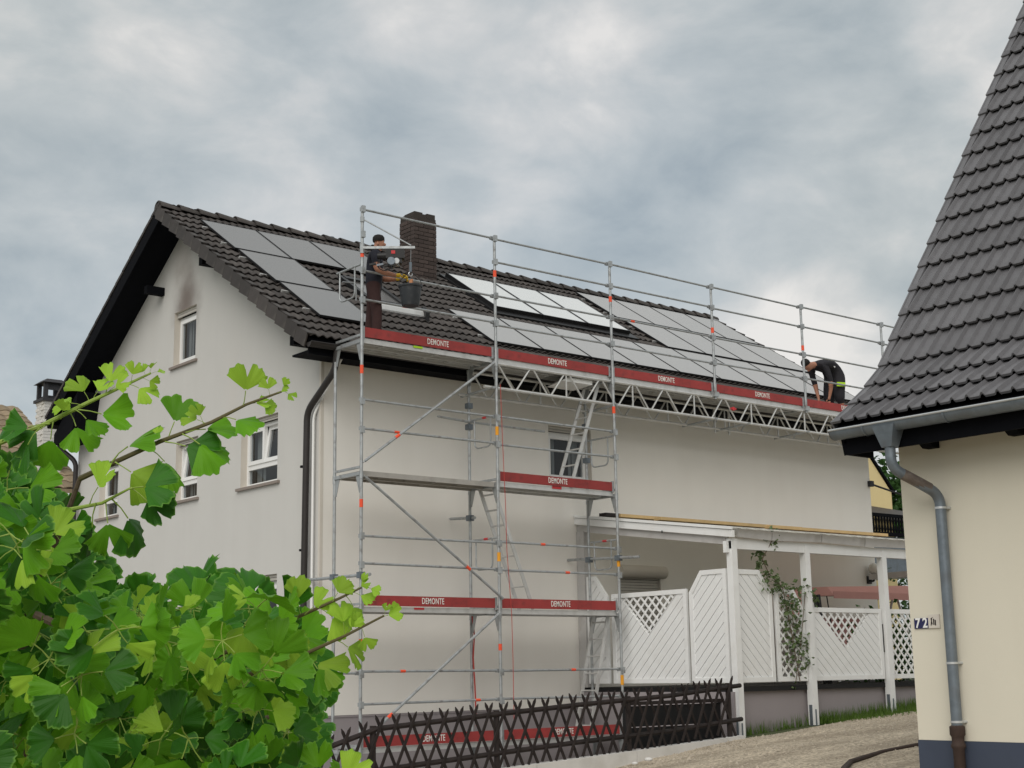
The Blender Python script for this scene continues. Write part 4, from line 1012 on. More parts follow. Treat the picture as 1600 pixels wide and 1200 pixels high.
# ================================================================ TERRACE AND CANOPY
TX, TY = 5.40, -2.25            # side plane and front plane of the terrace screens
def terrace():
    mb = MB().box((TX + .06, TY + .10, -.9), (13.6, WY - .003, .66)); tw = thing('terrace', 'raised terrace with mauve rendered base wall and dark slab edge behind the driveway', 'terrace', (9.5, -.4, -.9)); mb.build('base_wall', M['plinth'], tw)
    MB().box((TX + .02, TY + .04, .66), (13.65, WY - .004, .735)).build('slab_edge', M['black_board'], tw)
    t = thing('terrace_canopy', 'white timber canopy with lean-to roof and boards on top over the terrace', 'canopy', (9.4, TY, .1))
    for x, zb in ((TX + .05, -.06), (7.22, .10), (9.28, .22), (11.3, .38), (13.4, .5)):
        p = MB().box((x - .06, TY - .07, zb), (x + .06, TY + .05, 2.98)).build('post', M['white_wood'], t)
        MB().box((x - .067, TY - .04, zb - .1), (x - .0605, TY + .02, zb + .32)).box((x - .03, TY - .076, zb - .1), (x - .0, TY - .0705, zb + .25)).build('post_shoe', M['zinc'], p)
    # front beam and boards
    MB().box((TX - .01, TY - .06, 2.86), (13.5, TY + .04, 3.02)).build('front_beam', M['white_wood'], t)
    xs = [TX + .1, 6.3, 7.55, 8.7, 10.1, 11.4, 13.4]
    for i in range(len(xs) - 1):
        dz = .012 * (-1) ** i; MB().hexa([(xs[i], TY - .12, 3.03 + dz), (xs[i + 1] - .02, TY - .12, 3.03 - dz), (xs[i + 1] - .02, TY - .06, 3.05 - dz), (xs[i], TY - .06, 3.05 + dz), (xs[i], TY - .14, 3.17 + dz), (xs[i + 1] - .02, TY - .14, 3.17 - dz), (xs[i + 1] - .02, TY - .06, 3.17 - dz), (xs[i], TY - .06, 3.17 + dz)]).build('fascia_board', M['grey_wood'], t)
    # sloping side edge towards the house
    sl = (3.72 - 3.20) / (WY + 2.36)
    def S(y): return 3.20 + sl * (y + 2.36)
    def sbar(x0, x1, z0, z1, nm, m_, y0=-2.40, y1=WY - .005):
        MB().hexa([(x0, y0, S(y0) + z0), (x1, y0, S(y0) + z0), (x1, y1, S(y1) + z0), (x0, y1, S(y1) + z0), (x0, y0, S(y0) + z1), (x1, y0, S(y0) + z1), (x1, y1, S(y1) + z1), (x0, y1, S(y1) + z1)]).build(nm, m_, t)
    sbar(TX - .10, TX - .06, -.045, .0, 'roof_trim', M['white_wood']); sbar(TX - .08, TX - .02, -.165, -.052, 'side_board', M['white_wood'])
    sbar(TX - .02, TX + .06, -.29, -.17, 'side_beam', M['grey_wood'], -2.2); sbar(TX - .06, TX - .03, -.052, -.046, 'shadow_gap', M['black_board'])
    MB().box((TX - .04, 1.10, .74), (TX + .05, WY - .01, 3.42)).build('wall_post', M['grey_wood'], t)
    # corrugated sheet
    mb = MB(); n = 110; x0, x1 = TX - .05, 13.6
    for i in range(n + 1):
        x = x0 + (x1 - x0) * i / n; z = .012 * math.sin(i * math.pi / 2 * 1.0)
        mb.v += [Vector((x, -2.46, S(-2.46) + z - .012)), Vector((x, WY - .01, S(WY) + z - .012))]
    for i in range(n): mb.f.append((2 * i, 2 * i + 1, 2 * i + 3, 2 * i + 2)); mb.m.append(0)
    mb.build('corrugated_roof', M['sheet'], t)
    for k in range(7):
        x = 6.3 + k * 1.15; MB().hexa([(x, -2.2, S(-2.2) - .14), (x + .07, -2.2, S(-2.2) - .14), (x + .07, WY - .01, S(WY) - .14), (x, WY - .01, S(WY) - .14), (x, -2.2, S(-2.2) - .03), (x + .07, -2.2, S(-2.2) - .03), (x + .07, WY - .01, S(WY) - .03), (x, WY - .01, S(WY) - .03)]).build('rafter', M['grey_wood'], t)
    # planks lying along the roof
    rnd = random.Random(2)
    for i, (a, b, y, m_) in enumerate(((4.98, 5.75, .62, 'brown_wood'), (5.72, 8.1, .60, 'pine'), (8.12, 10.6, .63, 'pine'), (10.65, 13.3, .60, 'pine'), (6.4, 9.2, .30, 'pine'), (9.3, 12.4, .28, 'pine'))):
        o = MB().bar((max(a, TX - .02), y, S(y) + .045), (b, y + rnd.uniform(-.03, .03), S(y) + .05), .16, .055).build('plank', M[m_])
        nm = ('dark short plank lying at the left end of the canopy roof', 'pale pine plank second from the left along the canopy roof edge', 'pale pine plank in the middle of the canopy roof edge', 'pale pine plank at the right end of the canopy roof edge', 'pine plank lying in front on the canopy roof left of centre', 'pine plank lying in front on the canopy roof right of centre')[i]
        tag(o, nm, 'plank', 'planks lying on the canopy roof')
    MB().tube([(TX - .11, -.9, S(-.9) - .19), (TX - .11, -.9, S(-.9) - .15)], .012, 6).build('hook', M['black'], t)
    MB().box((TX - .08, TY - .02, 2.80), (TX - .02, TY + .05, 2.98)).build('beam_block', M['white_wood'], t)
    # rear beam at the open far end
    MB().box((13.5, -2.2, 2.80), (13.58, 1.2, 2.92)).build('rear_beam', M['grey_wood'], t)
terrace()

def screen(name, label, org, ud, outline, notch=None, slat_dir=1, lattice=None, frame=.075, group=None):
    """garden screen in the plane org + u*ud + z: frame round the outline, diagonal slats, lattice in the notch"""
    org = Vector(org); ud = Vector(ud); nrm = ud.cross(Vector((0, 0, 1))); P = lambda p, d=0.: org + ud * p[0] + Vector((0, 0, p[1])) + nrm * d
    t = thing(name, label, 'screen', P(outline[0]), group)
    n = len(outline); cx = sum(p[0] for p in outline) / n; cz = sum(p[1] for p in outline) / n
    def inset(poly, k):
        out = []
        for i in range(len(poly)):
            a, b, c = poly[i - 1], poly[i], poly[(i + 1) % len(poly)]
            def off(p, q_):
                d = (q_[0] - p[0], q_[1] - p[1]); l = math.hypot(*d); nn = (-d[1] / l, d[0] / l); return (p[0] + nn[0] * k, p[1] + nn[1] * k), d
            (p1, d1), (p2, d2) = off(a, b), off(b, c)
            den = d1[0] * d2[1] - d1[1] * d2[0]; tt = ((p2[0] - p1[0]) * d2[1] - (p2[1] - p1[1]) * d2[0]) / den
            out.append((p1[0] + d1[0] * tt, p1[1] + d1[1] * tt))
        return out
    inn = inset(outline, frame)
    for i in range(n):
        j = (i + 1) % n
        mb = MB(); a, b, c, d = outline[i], outline[j], inn[j], inn[i]
        mb.hexa([P(a, -.022), P(b, -.022), P(c, -.022), P(d, -.022), P(a, .022), P(b, .022), P(c, .022), P(d, .022)]); mb.build('frame_bar', M['white_wood'], t)
    def put_strips(poly, d, pitch, w, nm, d0, d1, off=0.):
        for c in strips(poly, d, pitch, w, off):
            MB().prism([P(p, d0) for p in c], nrm * (d1 - d0)).build(nm, M['white_wood'], t)
    s2 = .70710678
    full = inn
    if lattice == 'all':
        put_strips(full, (s2, s2), .125, .034, 'lattice_strip', -.014, -.003); put_strips(full, (-s2, s2), .125, .034, 'lattice_strip', -.002, .009)
    else:
        sd_ = (s2 * slat_dir, s2)
        if notch:
            A, Bp, ap = notch            # left top, right top, apex
            lo, hi = ((ap, Bp) if slat_dir > 0 else (A, ap))    # V side that runs along the slats
            other = (A, ap) if slat_dir > 0 else (ap, Bp)
            d = (hi[0] - lo[0], hi[1] - lo[1]); l = math.hypot(*d); d = (d[0] / l, d[1] / l); nn = (-d[1], d[0])
            if slat_dir > 0:
                p1 = clip_half(full, ap, (-nn[0], -nn[1])); rest = clip_half(full, ap, nn)
                e = (ap[0] - A[0], ap[1] - A[1]); ne = (e[1], -e[0]); ne = ne if (A[0] - 1 - A[0]) * ne[0] > 0 else (-ne[0], -ne[1]); p2 = clip_half(rest, ap, ne)
            else:
                p1 = clip_half(full, ap, (-nn[0], -nn[1])); rest = clip_half(full, ap, nn)
                e = (Bp[0] - ap[0], Bp[1] - ap[1]); ne = (e[1], -e[0]); ne = ne if ne[0] > 0 else (-ne[0], -ne[1]); p2 = clip_half(rest, ap, ne)
            put_strips(p1, d, .122, .113, 'slat', -.010, .008); put_strips(p2, d, .122, .113, 'slat', -.010, .008)
            tri = [A, ap, Bp]
            put_strips(tri, (s2, s2), .125, .036, 'lattice_strip', -.006, .003); put_strips(tri, (-s2, s2), .125, .036, 'lattice_strip', .004, .012)
            mb = MB()
            for a, b in ((A, ap), (ap, Bp)): mb.bar(P(a, -.016), P(b, -.016), .012, .035, nrm.cross(P(b) - P(a)))
            mb.build('notch_trim', M['white_wood'], t)
        else:
            put_strips(full, sd_, .122, .113, 'slat', -.010, .008)
    return t
ZB, ZS = .80, 2.28
# along the side: u runs towards the street (-y)
so, su = (TX, 0, 0), (0, -1, 0)
screen('shoulder_screen', 'narrow white screen with sloping shoulder against the house wall behind the scaffold', so, su, [(-1.08, ZB), (-.56, ZB), (-.56, 2.26), (-.86, 2.62), (-1.08, 2.62)], None, 1)
screen('lattice_notch_screen', 'white slatted screen with a triangle of lattice beside the scaffold', so, su, [(-.46, ZB), (1.30, ZB), (1.30, ZS + .01), (-.46, ZS + .01)], ((-.24, 2.215), (1.06, 2.215), (.40, 1.58)), 1)
screen('tall_slat_screen', 'tall white slatted screen with cut corner left of the canopy corner post', so, su, [(1.36, ZB), (2.17, ZB), (2.17, 2.56), (1.62, 2.56), (1.36, 2.22)], None, 1)
fo, fu = (0, TY + .02, 0), (1, 0, 0)
screen('tall_slat_screen', 'tall white slatted screen with cut corner right of the canopy corner post', fo, fu, [(TX + .12, ZB), (6.36, ZB), (6.36, 2.20), (6.08, 2.55), (TX + .12, 2.55)], None, -1)
screen('lattice_screen', 'narrow white lattice screen overgrown with a climbing plant', fo, fu, [(6.44, ZB), (7.14, ZB), (7.14, 1.94), (6.90, 2.26), (6.44, 2.26)], None, 1, 'all')
screen('lattice_notch_screen', 'white slatted screen with a triangle of lattice under the pink swing canopy', fo, fu, [(7.33, ZB), (9.18, ZB), (9.18, 1.98), (7.33, 1.98)], ((7.52, 1.90), (8.86, 1.90), (8.18, 1.30)), -1)
screen('lattice_screen', 'white all-lattice screen next to the cream house corner', fo, fu, [(9.38, ZB), (11.2, ZB), (11.2, 1.98), (9.38, 1.98)], None, 1, 'all')
MB_ = MB().box((9.19, TY - .0, 1.25), (9.215, TY + .03, 1.72)); tag(MB_.build('dark_bar', M['black']), 'short dark bar fixed beside the right canopy post', 'bar')

def leaf_cluster(name, label, cat, pts, size, m_, seed, stem=None, kind=None, flat=None):
    """foliage of many small leaves spread round the given points: (centre, radius, count)"""
    rnd = random.Random(seed); mb = MB(); mb.uv = []
    for c, r, n in pts:
        for k in range(n):
            p = Vector(c) + Vector((rnd.gauss(0, .5) * r[0], rnd.gauss(0, .5) * r[1], rnd.gauss(0, .5) * r[2]))
            d = Vector((rnd.uniform(-1, 1), rnd.uniform(-1, 1), rnd.uniform(-.9, .5))).normalized(); w = d.orthogonal().normalized(); w.rotate(Matrix.Rotation(rnd.uniform(0, 6.28), 3, d)); s = size * rnd.uniform(.6, 1.25); nn = d.cross(w) * s * .15
            mb.add([p, p + d * s * .45 + w * s * .36 + nn, p + d * s, p + d * s * .45 - w * s * .36 + nn], [(0, 1, 2), (0, 2, 3)]); mb.uv += [(0, 0), (.2, .5), (0, 1), (-.2, .5)]
    t = thing(name, label, cat, pts[0][0]); mb.build('foliage', m_, t, kind='stuff')
    if stem:
        for i, (s_, r) in enumerate(stem): MB().tube(s_, r, 6).build('stem', M['bark'], t, smooth=True)
    return t
fy = TY - .02
leaf_cluster('climbing_plant', 'leafy climbing plant on the narrow lattice screen reaching up to the canopy', 'climber',
             [((6.80, fy, 1.60), (.30, .07, .62), 190), ((6.75, fy, 2.05), (.30, .1, .2), 70), ((6.55, fy, 2.30), (.35, .10, .12), 60), ((6.30, fy, 2.46), (.16, .1, .12), 38), ((6.15, fy + .05, 2.68), (.12, .08, .12), 30), ((6.2, fy + .05, 2.86), (.1, .08, .12), 26), ((6.38, fy, 3.0), (.13, .08, .10), 30), ((6.45, fy, 3.14), (.11, .08, .08), 24), ((7.2, fy, 2.24), (.22, .08, .13), 46), ((7.35, fy, 2.1), (.10, .08, .12), 20), ((7.12, fy, 1.2), (.08, .08, .4), 26)],
             .085, M['vine'], 4, [(((6.9, TY - .03, .8), (6.75, TY - .03, 1.6), (6.6, TY - .03, 2.28), (6.28, TY - .03, 2.5), (6.15, TY - .02, 2.72), (6.3, TY - .06, 2.95), (6.45, TY - .08, 3.15)), .008), (((6.8, TY - .03, .8), (7.0, TY - .03, 1.5), (7.15, TY - .03, 2.2), (7.36, TY - .06, 2.1)), .007)])
# garden swing with a pink canopy, standing on the terrace
def swing():
    t = thing('garden_swing', 'garden swing with faded pink canopy and dark seat on the terrace', 'swing seat', (11.5, .05, .74))
    MB().hexa([(10.2, -.45, 2.32), (13.0, -.45, 2.38), (13.0, .75, 2.42), (10.2, .75, 2.36), (10.35, -.2, 2.50), (12.85, -.2, 2.58), (12.85, .55, 2.60), (10.35, .55, 2.52)]).build('canopy', M['pink'], t)
    MB().box((10.2, -.456, 2.27), (13.0, -.45, 2.40)).build('valance', M['pink'], t)
    for x in (10.3, 12.9):
        MB().tube([(x, -.4, .74), (x, .1, 2.36)], .025, 8).build('leg', M['white_pvc'], t, smooth=True); MB().tube([(x, .7, .74), (x, .2, 2.36)], .025, 8).build('leg', M['white_pvc'], t, smooth=True)
    MB().box((10.7, -.25, 1.15), (12.5, .35, 1.25)).build('seat', M['black'], t); MB().hexa([(10.7, .33, 1.2), (12.5, .33, 1.2), (12.5, .45, 1.2), (10.7, .45, 1.2), (10.7, .5, 1.95), (12.5, .5, 1.95), (12.5, .6, 1.95), (10.7, .6, 1.95)]).build('backrest', M['pink'], t)
    for x in (10.75, 12.45): MB().tube([(x, .0, 1.2), (x, .15, 2.36)], .012, 6).build('hanger', M['black'], t)
swing()
def folding_chair():
    t = thing('folding_chair', 'black folded garden chair behind the notch screen by the climbing plant', 'chair', (8.15, -1.6, .74))
    for x in (7.95, 8.2, 8.32):
        MB().bar((x, -1.75, .74), (x + .06, -1.55, 2.24), .05, .07).build('chair_frame', M['black'], t)
    MB().bar((8.06, -1.70, 1.3), (8.1, -1.58, 2.2), .16, .02, (1, 0, 0)).build('chair_slats', M['white_pvc'], t)
    MB().box((7.7, -1.62, 1.9), (7.85, -1.5, 2.28)).build('cushion', M['pink'], t)
folding_chair()
# dark boarded enclosure between the scaffold foot and the terrace corner
def enclosure():
    t = thing('board_screen', 'low black boarded screen behind the lattice fence at the terrace corner', 'boards', (4.4, -1.95, -.5))
    for k in range(3):
        z = -.42 + k * .31; MB().box((3.35, -1.97, z), (5.34, -1.94, z + .295)).build('board', M['black_board'], t)
    MB().box((3.3, -2.0, .51), (5.4, -1.9, .56)).build('cap_rail', M['brown_wood'], t)
    for x in (3.4, 5.3): MB().box((x - .04, -1.93, -.75), (x + .04, -1.86, .50)).build('post', M['black_board'], t)
    MB().box((5.36, TY + .0, -.4), (5.44, WY - .1, .66)).build('side_panel', M['plinth'], t)
enclosure()

# ================================================================ LATTICE FENCE
def fence():
    t = thing('lattice_fence', 'low dark brown crossed-lath fence with pointed tips along the driveway kerb', 'fence', (1.5, -2.44, -.4))
    # top of the rails along x, ground line below
    def rail_z(x):
        P = [(-2.6, .02), (-1.35, .36), (.6, .48), (2., .56), (3.75, .64), (5.2, .76)]
        for a, b in zip(P, P[1:]):
            if x <= b[0]: return a[1] + (b[1] - a[1]) * (x - a[0]) / (b[0] - a[0])
        return P[-1][1]
    rnd = random.Random(8); H = .86; lx = .40
    L_ = math.hypot(H, lx); lath = MB()
    lath.prism([(-.018, 0, -L_ / 2), (.018, 0, -L_ / 2), (.018, 0, L_ / 2 - .05), (.0, 0, L_ / 2), (-.018, 0, L_ / 2 - .05)], (0, .019, 0)); lm = lath.mesh('lath', M['brown_wood'])
    x = -2.55; step = .245
    while x < 5.2:
        for sgn in (1, -1):
            xc = x - .148 * sgn; zc = rail_z(x) - .275
            if xc + .3 > 5.34: continue
            th = math.atan2(lx * sgn, H) + rnd.uniform(-.02, .02); y = -2.492 if sgn > 0 else -2.452
            o = inst('lath', lm, t, Matrix.Translation((xc, y, zc + rnd.uniform(-.012, .012))) @ Matrix.Rotation(th, 4, 'Y') )
        x += step
    for dz in (0., -.50):
        xs = [-2.7, -1.35, .6, 2., 3.75, 5.3]
        for a, b in zip(xs, xs[1:]):
            MB().tube([(a, -2.44, rail_z(a) + dz), (b, -2.44, rail_z(b) + dz)], .034, 8).build('rail', M['brown_wood'], t, smooth=True)
    for x in (-1.4, .55, 2.95, 5.05): MB().tube([(x, -2.415, -.9), (x, -2.415, rail_z(x) + .05)], .04, 8).build('post', M['brown_wood'], t, smooth=True)
fence()
# grass strip along the terrace base
def grass():
    rnd = random.Random(9); mb = MB(); mb.uv = []
    for k in range(5200):
        x = rnd.uniform(7.3, 13.2) if rnd.random() < .96 else rnd.uniform(5.5, 7.4); y = -2.16 - abs(rnd.gauss(0, .35)) * max(.12, min(1, (x - 7.0) / 1.2))
        z = drive_z(x, y) - .01 if y < -2.42 else drive_z(x, -2.42); h = rnd.uniform(.04, .13) * (1 if y < -2.35 else 1.9); a = rnd.uniform(0, 6.28); w = .006
        dx, dy = math.cos(a), math.sin(a); l = Vector((rnd.uniform(-.05, .05), rnd.uniform(-.05, .05), h))
        mb.add([(x - dx * w, y - dy * w, z), (x + dx * w, y + dy * w, z), Vector((x, y, z)) + l], [(0, 1, 2)]); mb.uv += [(0, 0), (0, 0), (0, 1)]
    mb.build('grass', M['grass'], kind='stuff')
    mb = MB()
    mb.add([(5.44, -2.44, drive_z(5.4, -2.44) - .01), (13.6, -2.44, drive_z(13.6, -2.44) - .01), (13.6, TY + .12, drive_z(13.6, -2.44) + .0), (5.44, TY + .12, drive_z(5.4, -2.44))], [(0, 1, 2, 3)]); mb.build('verge_soil', M['earth'], kind='structure')
grass()
hose = MB().tube([(.6, -8.2, drive_z(.6, -8.2) + .02), (1.35, -7.42, drive_z(1.35, -7.4) + .02), (2.0, -7.02, drive_z(2., -7.) + .025), (2.9, -6.78, drive_z(2.9, -6.8) + .025), (3.7, -6.75, drive_z(3.7, -6.75) + .025), (4.6, -6.9, drive_z(4.6, -6.9) + .02)], .03, 8).build('garden_hose', M['rust'], smooth=True)
tag(hose, 'dark rusty hose lying across the gravel drive beside the cream house', 'hose')
def stones():
    rnd = random.Random(21); lab = ('pale flat stone on the gravel near the fence kerb', 'small rounded stone on the gravel in front of the flat one')
    for k, (x, y, r) in enumerate(((2.55, -3.2, .055), (2.15, -3.35, .04))):
        mb = MB().lathe((x, y, drive_z(x, y) - .01), [(r * .9, 0), (r * 1.05, r * .35), (r * .8, r * .7), (r * .3, r * .85)], 9); o = mb.build('stone', M['concrete'], smooth=True); tag(o, lab[k], 'stone')
stones()

# ================================================================ NEAR HOUSE ON THE RIGHT
HX, HY = 0., -9.38             # wall plane facing the street side, far corner
GX_, EVX, EVZ, VY = -.52, -.47, 3.28, -9.0      # gutter, tile eave, verge
def near_house():
    h = thing('near_house', 'cream plastered house with steep anthracite tiled roof at the right edge', 'house', (HX, HY, -.4))
    y1 = -18.; zt = 3.35
    MB().box((HX, y1, .34), (HX + 9, HY, zt)).build('wall', M['cream'], h)
    MB().box((HX - .006, y1, -.6), (HX + 9.006, HY + .006, .338)).build('plinth', M['navy'], h)
    # roof: three shallow courses at the eave, then steep; built course by course
    a1 = math.radians(37); a2 = math.radians(55.5); g = .356
    prof = [(EVX, EVZ)]; angs = []
    for k in range(24):
        a = a1 if k < 2 else (math.radians(43) if k == 2 else a2); angs.append(a)
        x, z = prof[-1]; prof.append((x + g * math.cos(a), z + g * math.sin(a)))
    sh = MB()
    for k in range(24):
        (xa, za), (xb, zb) = prof[k], prof[k + 1]
        sh.hexa([(xa, y1, za - .10), (xa, VY - .02, za - .10), (xb, VY - .02, zb - .10), (xb, y1, zb - .10), (xa, y1, za - .012), (xa, VY - .02, za - .012), (xb, VY - .02, zb - .012), (xb, y1, zb - .012)])
    roof_ = sh.build('roof', M['black_wood'], h)
    xb, zb = prof[-1]
    gb = MB(); gb.prism([(HX + .02, HY - .02, 3.3), (xb, HY - .02, zb - .3), (xb + 4, HY - .02, 3.3)], (0, -.1, 0)); gb.build('gable', M['cream'], h)
    tw = .305; tm = tile_mesh(tw + .001, g, .036, 2, 'roof_tile', M['tile_grey'], th=.022, lift=.066, flat=.66)
    verge = MB().box((-.02, 0, -.11), (.0, g + .03, .06)).box((0, 0, .034), (.07, g + .03, .055)); vm = verge.mesh('verge_tile', M['tile_grey'])
    cells = []
    for k in range(24):
        a = angs[k]; up = Vector((math.cos(a), 0, math.sin(a))); nn = Vector((-math.sin(a), 0, math.cos(a))); Xd = Vector((0, -1, 0))
        x, z = prof[k]
        for c in range(27):
            y = VY - tw * (c + .5); cells.append((c + k * .1, frame4(Xd, up, nn, (x, y, z))))
        inst('verge_tile', vm, roof_, frame4(Xd, (up + nn * -.09).normalized(), nn, (x, VY, z)))
    cells.sort(key=lambda t: t[0])
    vis = [m_ for s, m_ in cells if s < 14.5][:296]; ids = set(id(m_) for m_ in vis)
    for mw in vis: inst('roof_tile', tm, roof_, mw)
    joined('further_roof_tiles', M['tile_grey'], tm, [m_ for s, m_ in cells if id(m_) not in ids], roof_)
    # eaves: fascia, soffit, rafter heads
    MB().box((EVX + .04, y1, EVZ - .28), (EVX + .07, VY - .10, EVZ - .04)).build('fascia_board', M['black_wood'], h)
    MB().box((EVX + .07, y1, EVZ - .20), (HX - .002, VY - .10, EVZ - .16)).build('soffit', M['black_wood'], h)
    MB().prism([(EVX + .05, VY - .02, EVZ - .05), (HX + .3, VY - .02, EVZ + .52), (HX + .3, VY - .02, EVZ + .30), (EVX + .10, VY - .02, EVZ - .27)], (0, -.03, 0)).build('barge_board', M['black_wood'], h)
    MB().box((EVX + .06, VY - .09, EVZ - .27), (HX + .0, VY - .05, EVZ - .16)).build('eave_closure', M['black_wood'], h)
    for y in (-9.72, -10.62, -11.55, -12.5):
        MB().prism([(HX - .001, y, EVZ - .17), (HX - .001, y, EVZ - .27), (HX - .10, y, EVZ - .27), (HX - .24, y, EVZ - .17)], (0, -.12, 0)).build('rafter_head', M['black_wood'], h)
    # zinc gutter with seams, outlet and downpipe
    r = .085; gz = 3.225; n = 10
    mb = MB(); ya, yb = VY - .03, y1
    for y in (ya, yb):
        for rr in (r, r - .005):
            for i in range(n + 1):
                a = math.pi + math.pi * i / n; mb.v.append(Vector((GX_ + math.cos(a) * rr, y, gz + math.sin(a) * rr)))
    k = n + 1
    for i in range(n): mb.f += [(i, i + 1, 2 * k + i + 1, 2 * k + i), (k + i, 3 * k + i, 3 * k + i + 1, k + i + 1)]; mb.m += [0, 0]
    mb.prism([(GX_ + math.cos(math.pi + math.pi * i / n) * r, ya, gz + math.sin(math.pi + math.pi * i / n) * r) for i in range(n + 1)], (0, -.005, 0))
    gut = mb.build('gutter', M['zinc'], h, smooth=True)
    MB().tube([(GX_ - r, ya, gz + .004), (GX_ - r, yb, gz + .004)], .011, 8).build('gutter_bead', M['zinc_light'], gut, smooth=True)
    for y in (-9.42, -10.30, -11.4, -12.4):
        mb = MB()
        for i in range(n): 
            a0 = math.pi + math.pi * i / n; a1_ = math.pi + math.pi * (i + 1) / n
            mb.bar((GX_ + math.cos(a0) * (r + .003), y, gz + math.sin(a0) * (r + .003)), (GX_ + math.cos(a1_) * (r + .003), y, gz + math.sin(a1_) * (r + .003)), .02, .006, (math.cos((a0 + a1_) / 2), 0, math.sin((a0 + a1_) / 2)))
        mb.build('gutter_seam', M['zinc'], gut)
    yd = -9.66; px_ = -.075
    MB().hexa([(GX_ - .055, yd - .055, gz - .23), (GX_ + .055, yd - .055, gz - .23), (GX_ + .055, yd + .055, gz - .23), (GX_ - .055, yd + .055, gz - .23), (GX_ - .095, yd - .12, gz - .03), (GX_ + .085, yd - .12, gz - .03), (GX_ + .085, yd + .12, gz - .03), (GX_ - .095, yd + .12, gz - .03)]).build('outlet', M['zinc'], h)
    d = MB().tube(bend([(GX_, yd, gz - .2), (GX_, yd, gz - .42), (px_, yd - .19, gz - .66), (px_, yd - .19, gz - .9), (px_, yd - .19, .47)], .2, 6), .05, 16).build('downpipe', M['zinc'], h, smooth=True)
    yp = yd - .19
    MB().tube([(GX_ + .10, yd - .045, gz - .475), (px_ - .09, yd - .15, gz - .605)], .0525, 16).build('pipe_bend', M['zinc_brown'], d, smooth=True)
    for z in (2.43, 1.02, .50):
        MB().tube([(px_, yp, z), (px_, yp, z + .02)], .056, 16).tube([(px_ + .03, yp - .04, z + .01), (px_ + .075, yp - .055, z + .01)], .012, 6).build('pipe_clip', M['zinc_light'], d, smooth=True)
    MB().lathe((px_, yp, -.45), [(.052, 0), (.052, .72), (.066, .74), (.066, .76), (.055, .78), (.058, .83), (.070, .85), (.070, .92), (.05, .93)], 16).build('drain_socket', M['rust'], h, smooth=True)
    # house number on two enamel tiles, and a small name plate
    for k, (dg_, y) in enumerate((('7', -9.468), ('2', -9.548))):
        p = MB().box((HX - .012, y - .040, 1.35), (HX - .001, y + .040, 1.445)).build('house_number', M['blue_enamel'], h)
        tmh = text_mesh(dg_, .125, M['white_pvc'], .86, .003, .002)
        inst('digit', tmh, p, Matrix.Translation((HX - .0135, y, 1.397)) @ Matrix.Rotation(-math.pi / 2, 4, 'Z') @ Matrix.Rotation(math.pi / 2, 4, 'X'))
    p = MB().box((HX - .015, -9.705, 1.35), (HX - .001, -9.585, 1.475)).build('name_plate', M['reveal'], h)
    mb = MB()
    for (u, z0, z1, w, s_) in ((-.035, 1.375, 1.445, .008, .012), (-.02, 1.385, 1.44, .007, -.012), (-.005, 1.38, 1.435, .011, .0), (.012, 1.375, 1.425, .011, .0), (-.028, 1.44, 1.45, .006, .02)):
        y = -9.645 - u; mb.hexa([(HX - .018, y, z0), (HX - .018, y - w, z0), (HX - .0155, y - w, z0), (HX - .0155, y, z0), (HX - .018, y - s_, z1), (HX - .018, y - w - s_, z1), (HX - .0155, y - w - s_, z1), (HX - .0155, y - s_, z1)])
    mb.build('engraved_sign', M['brown_wood'], p)
near_house()

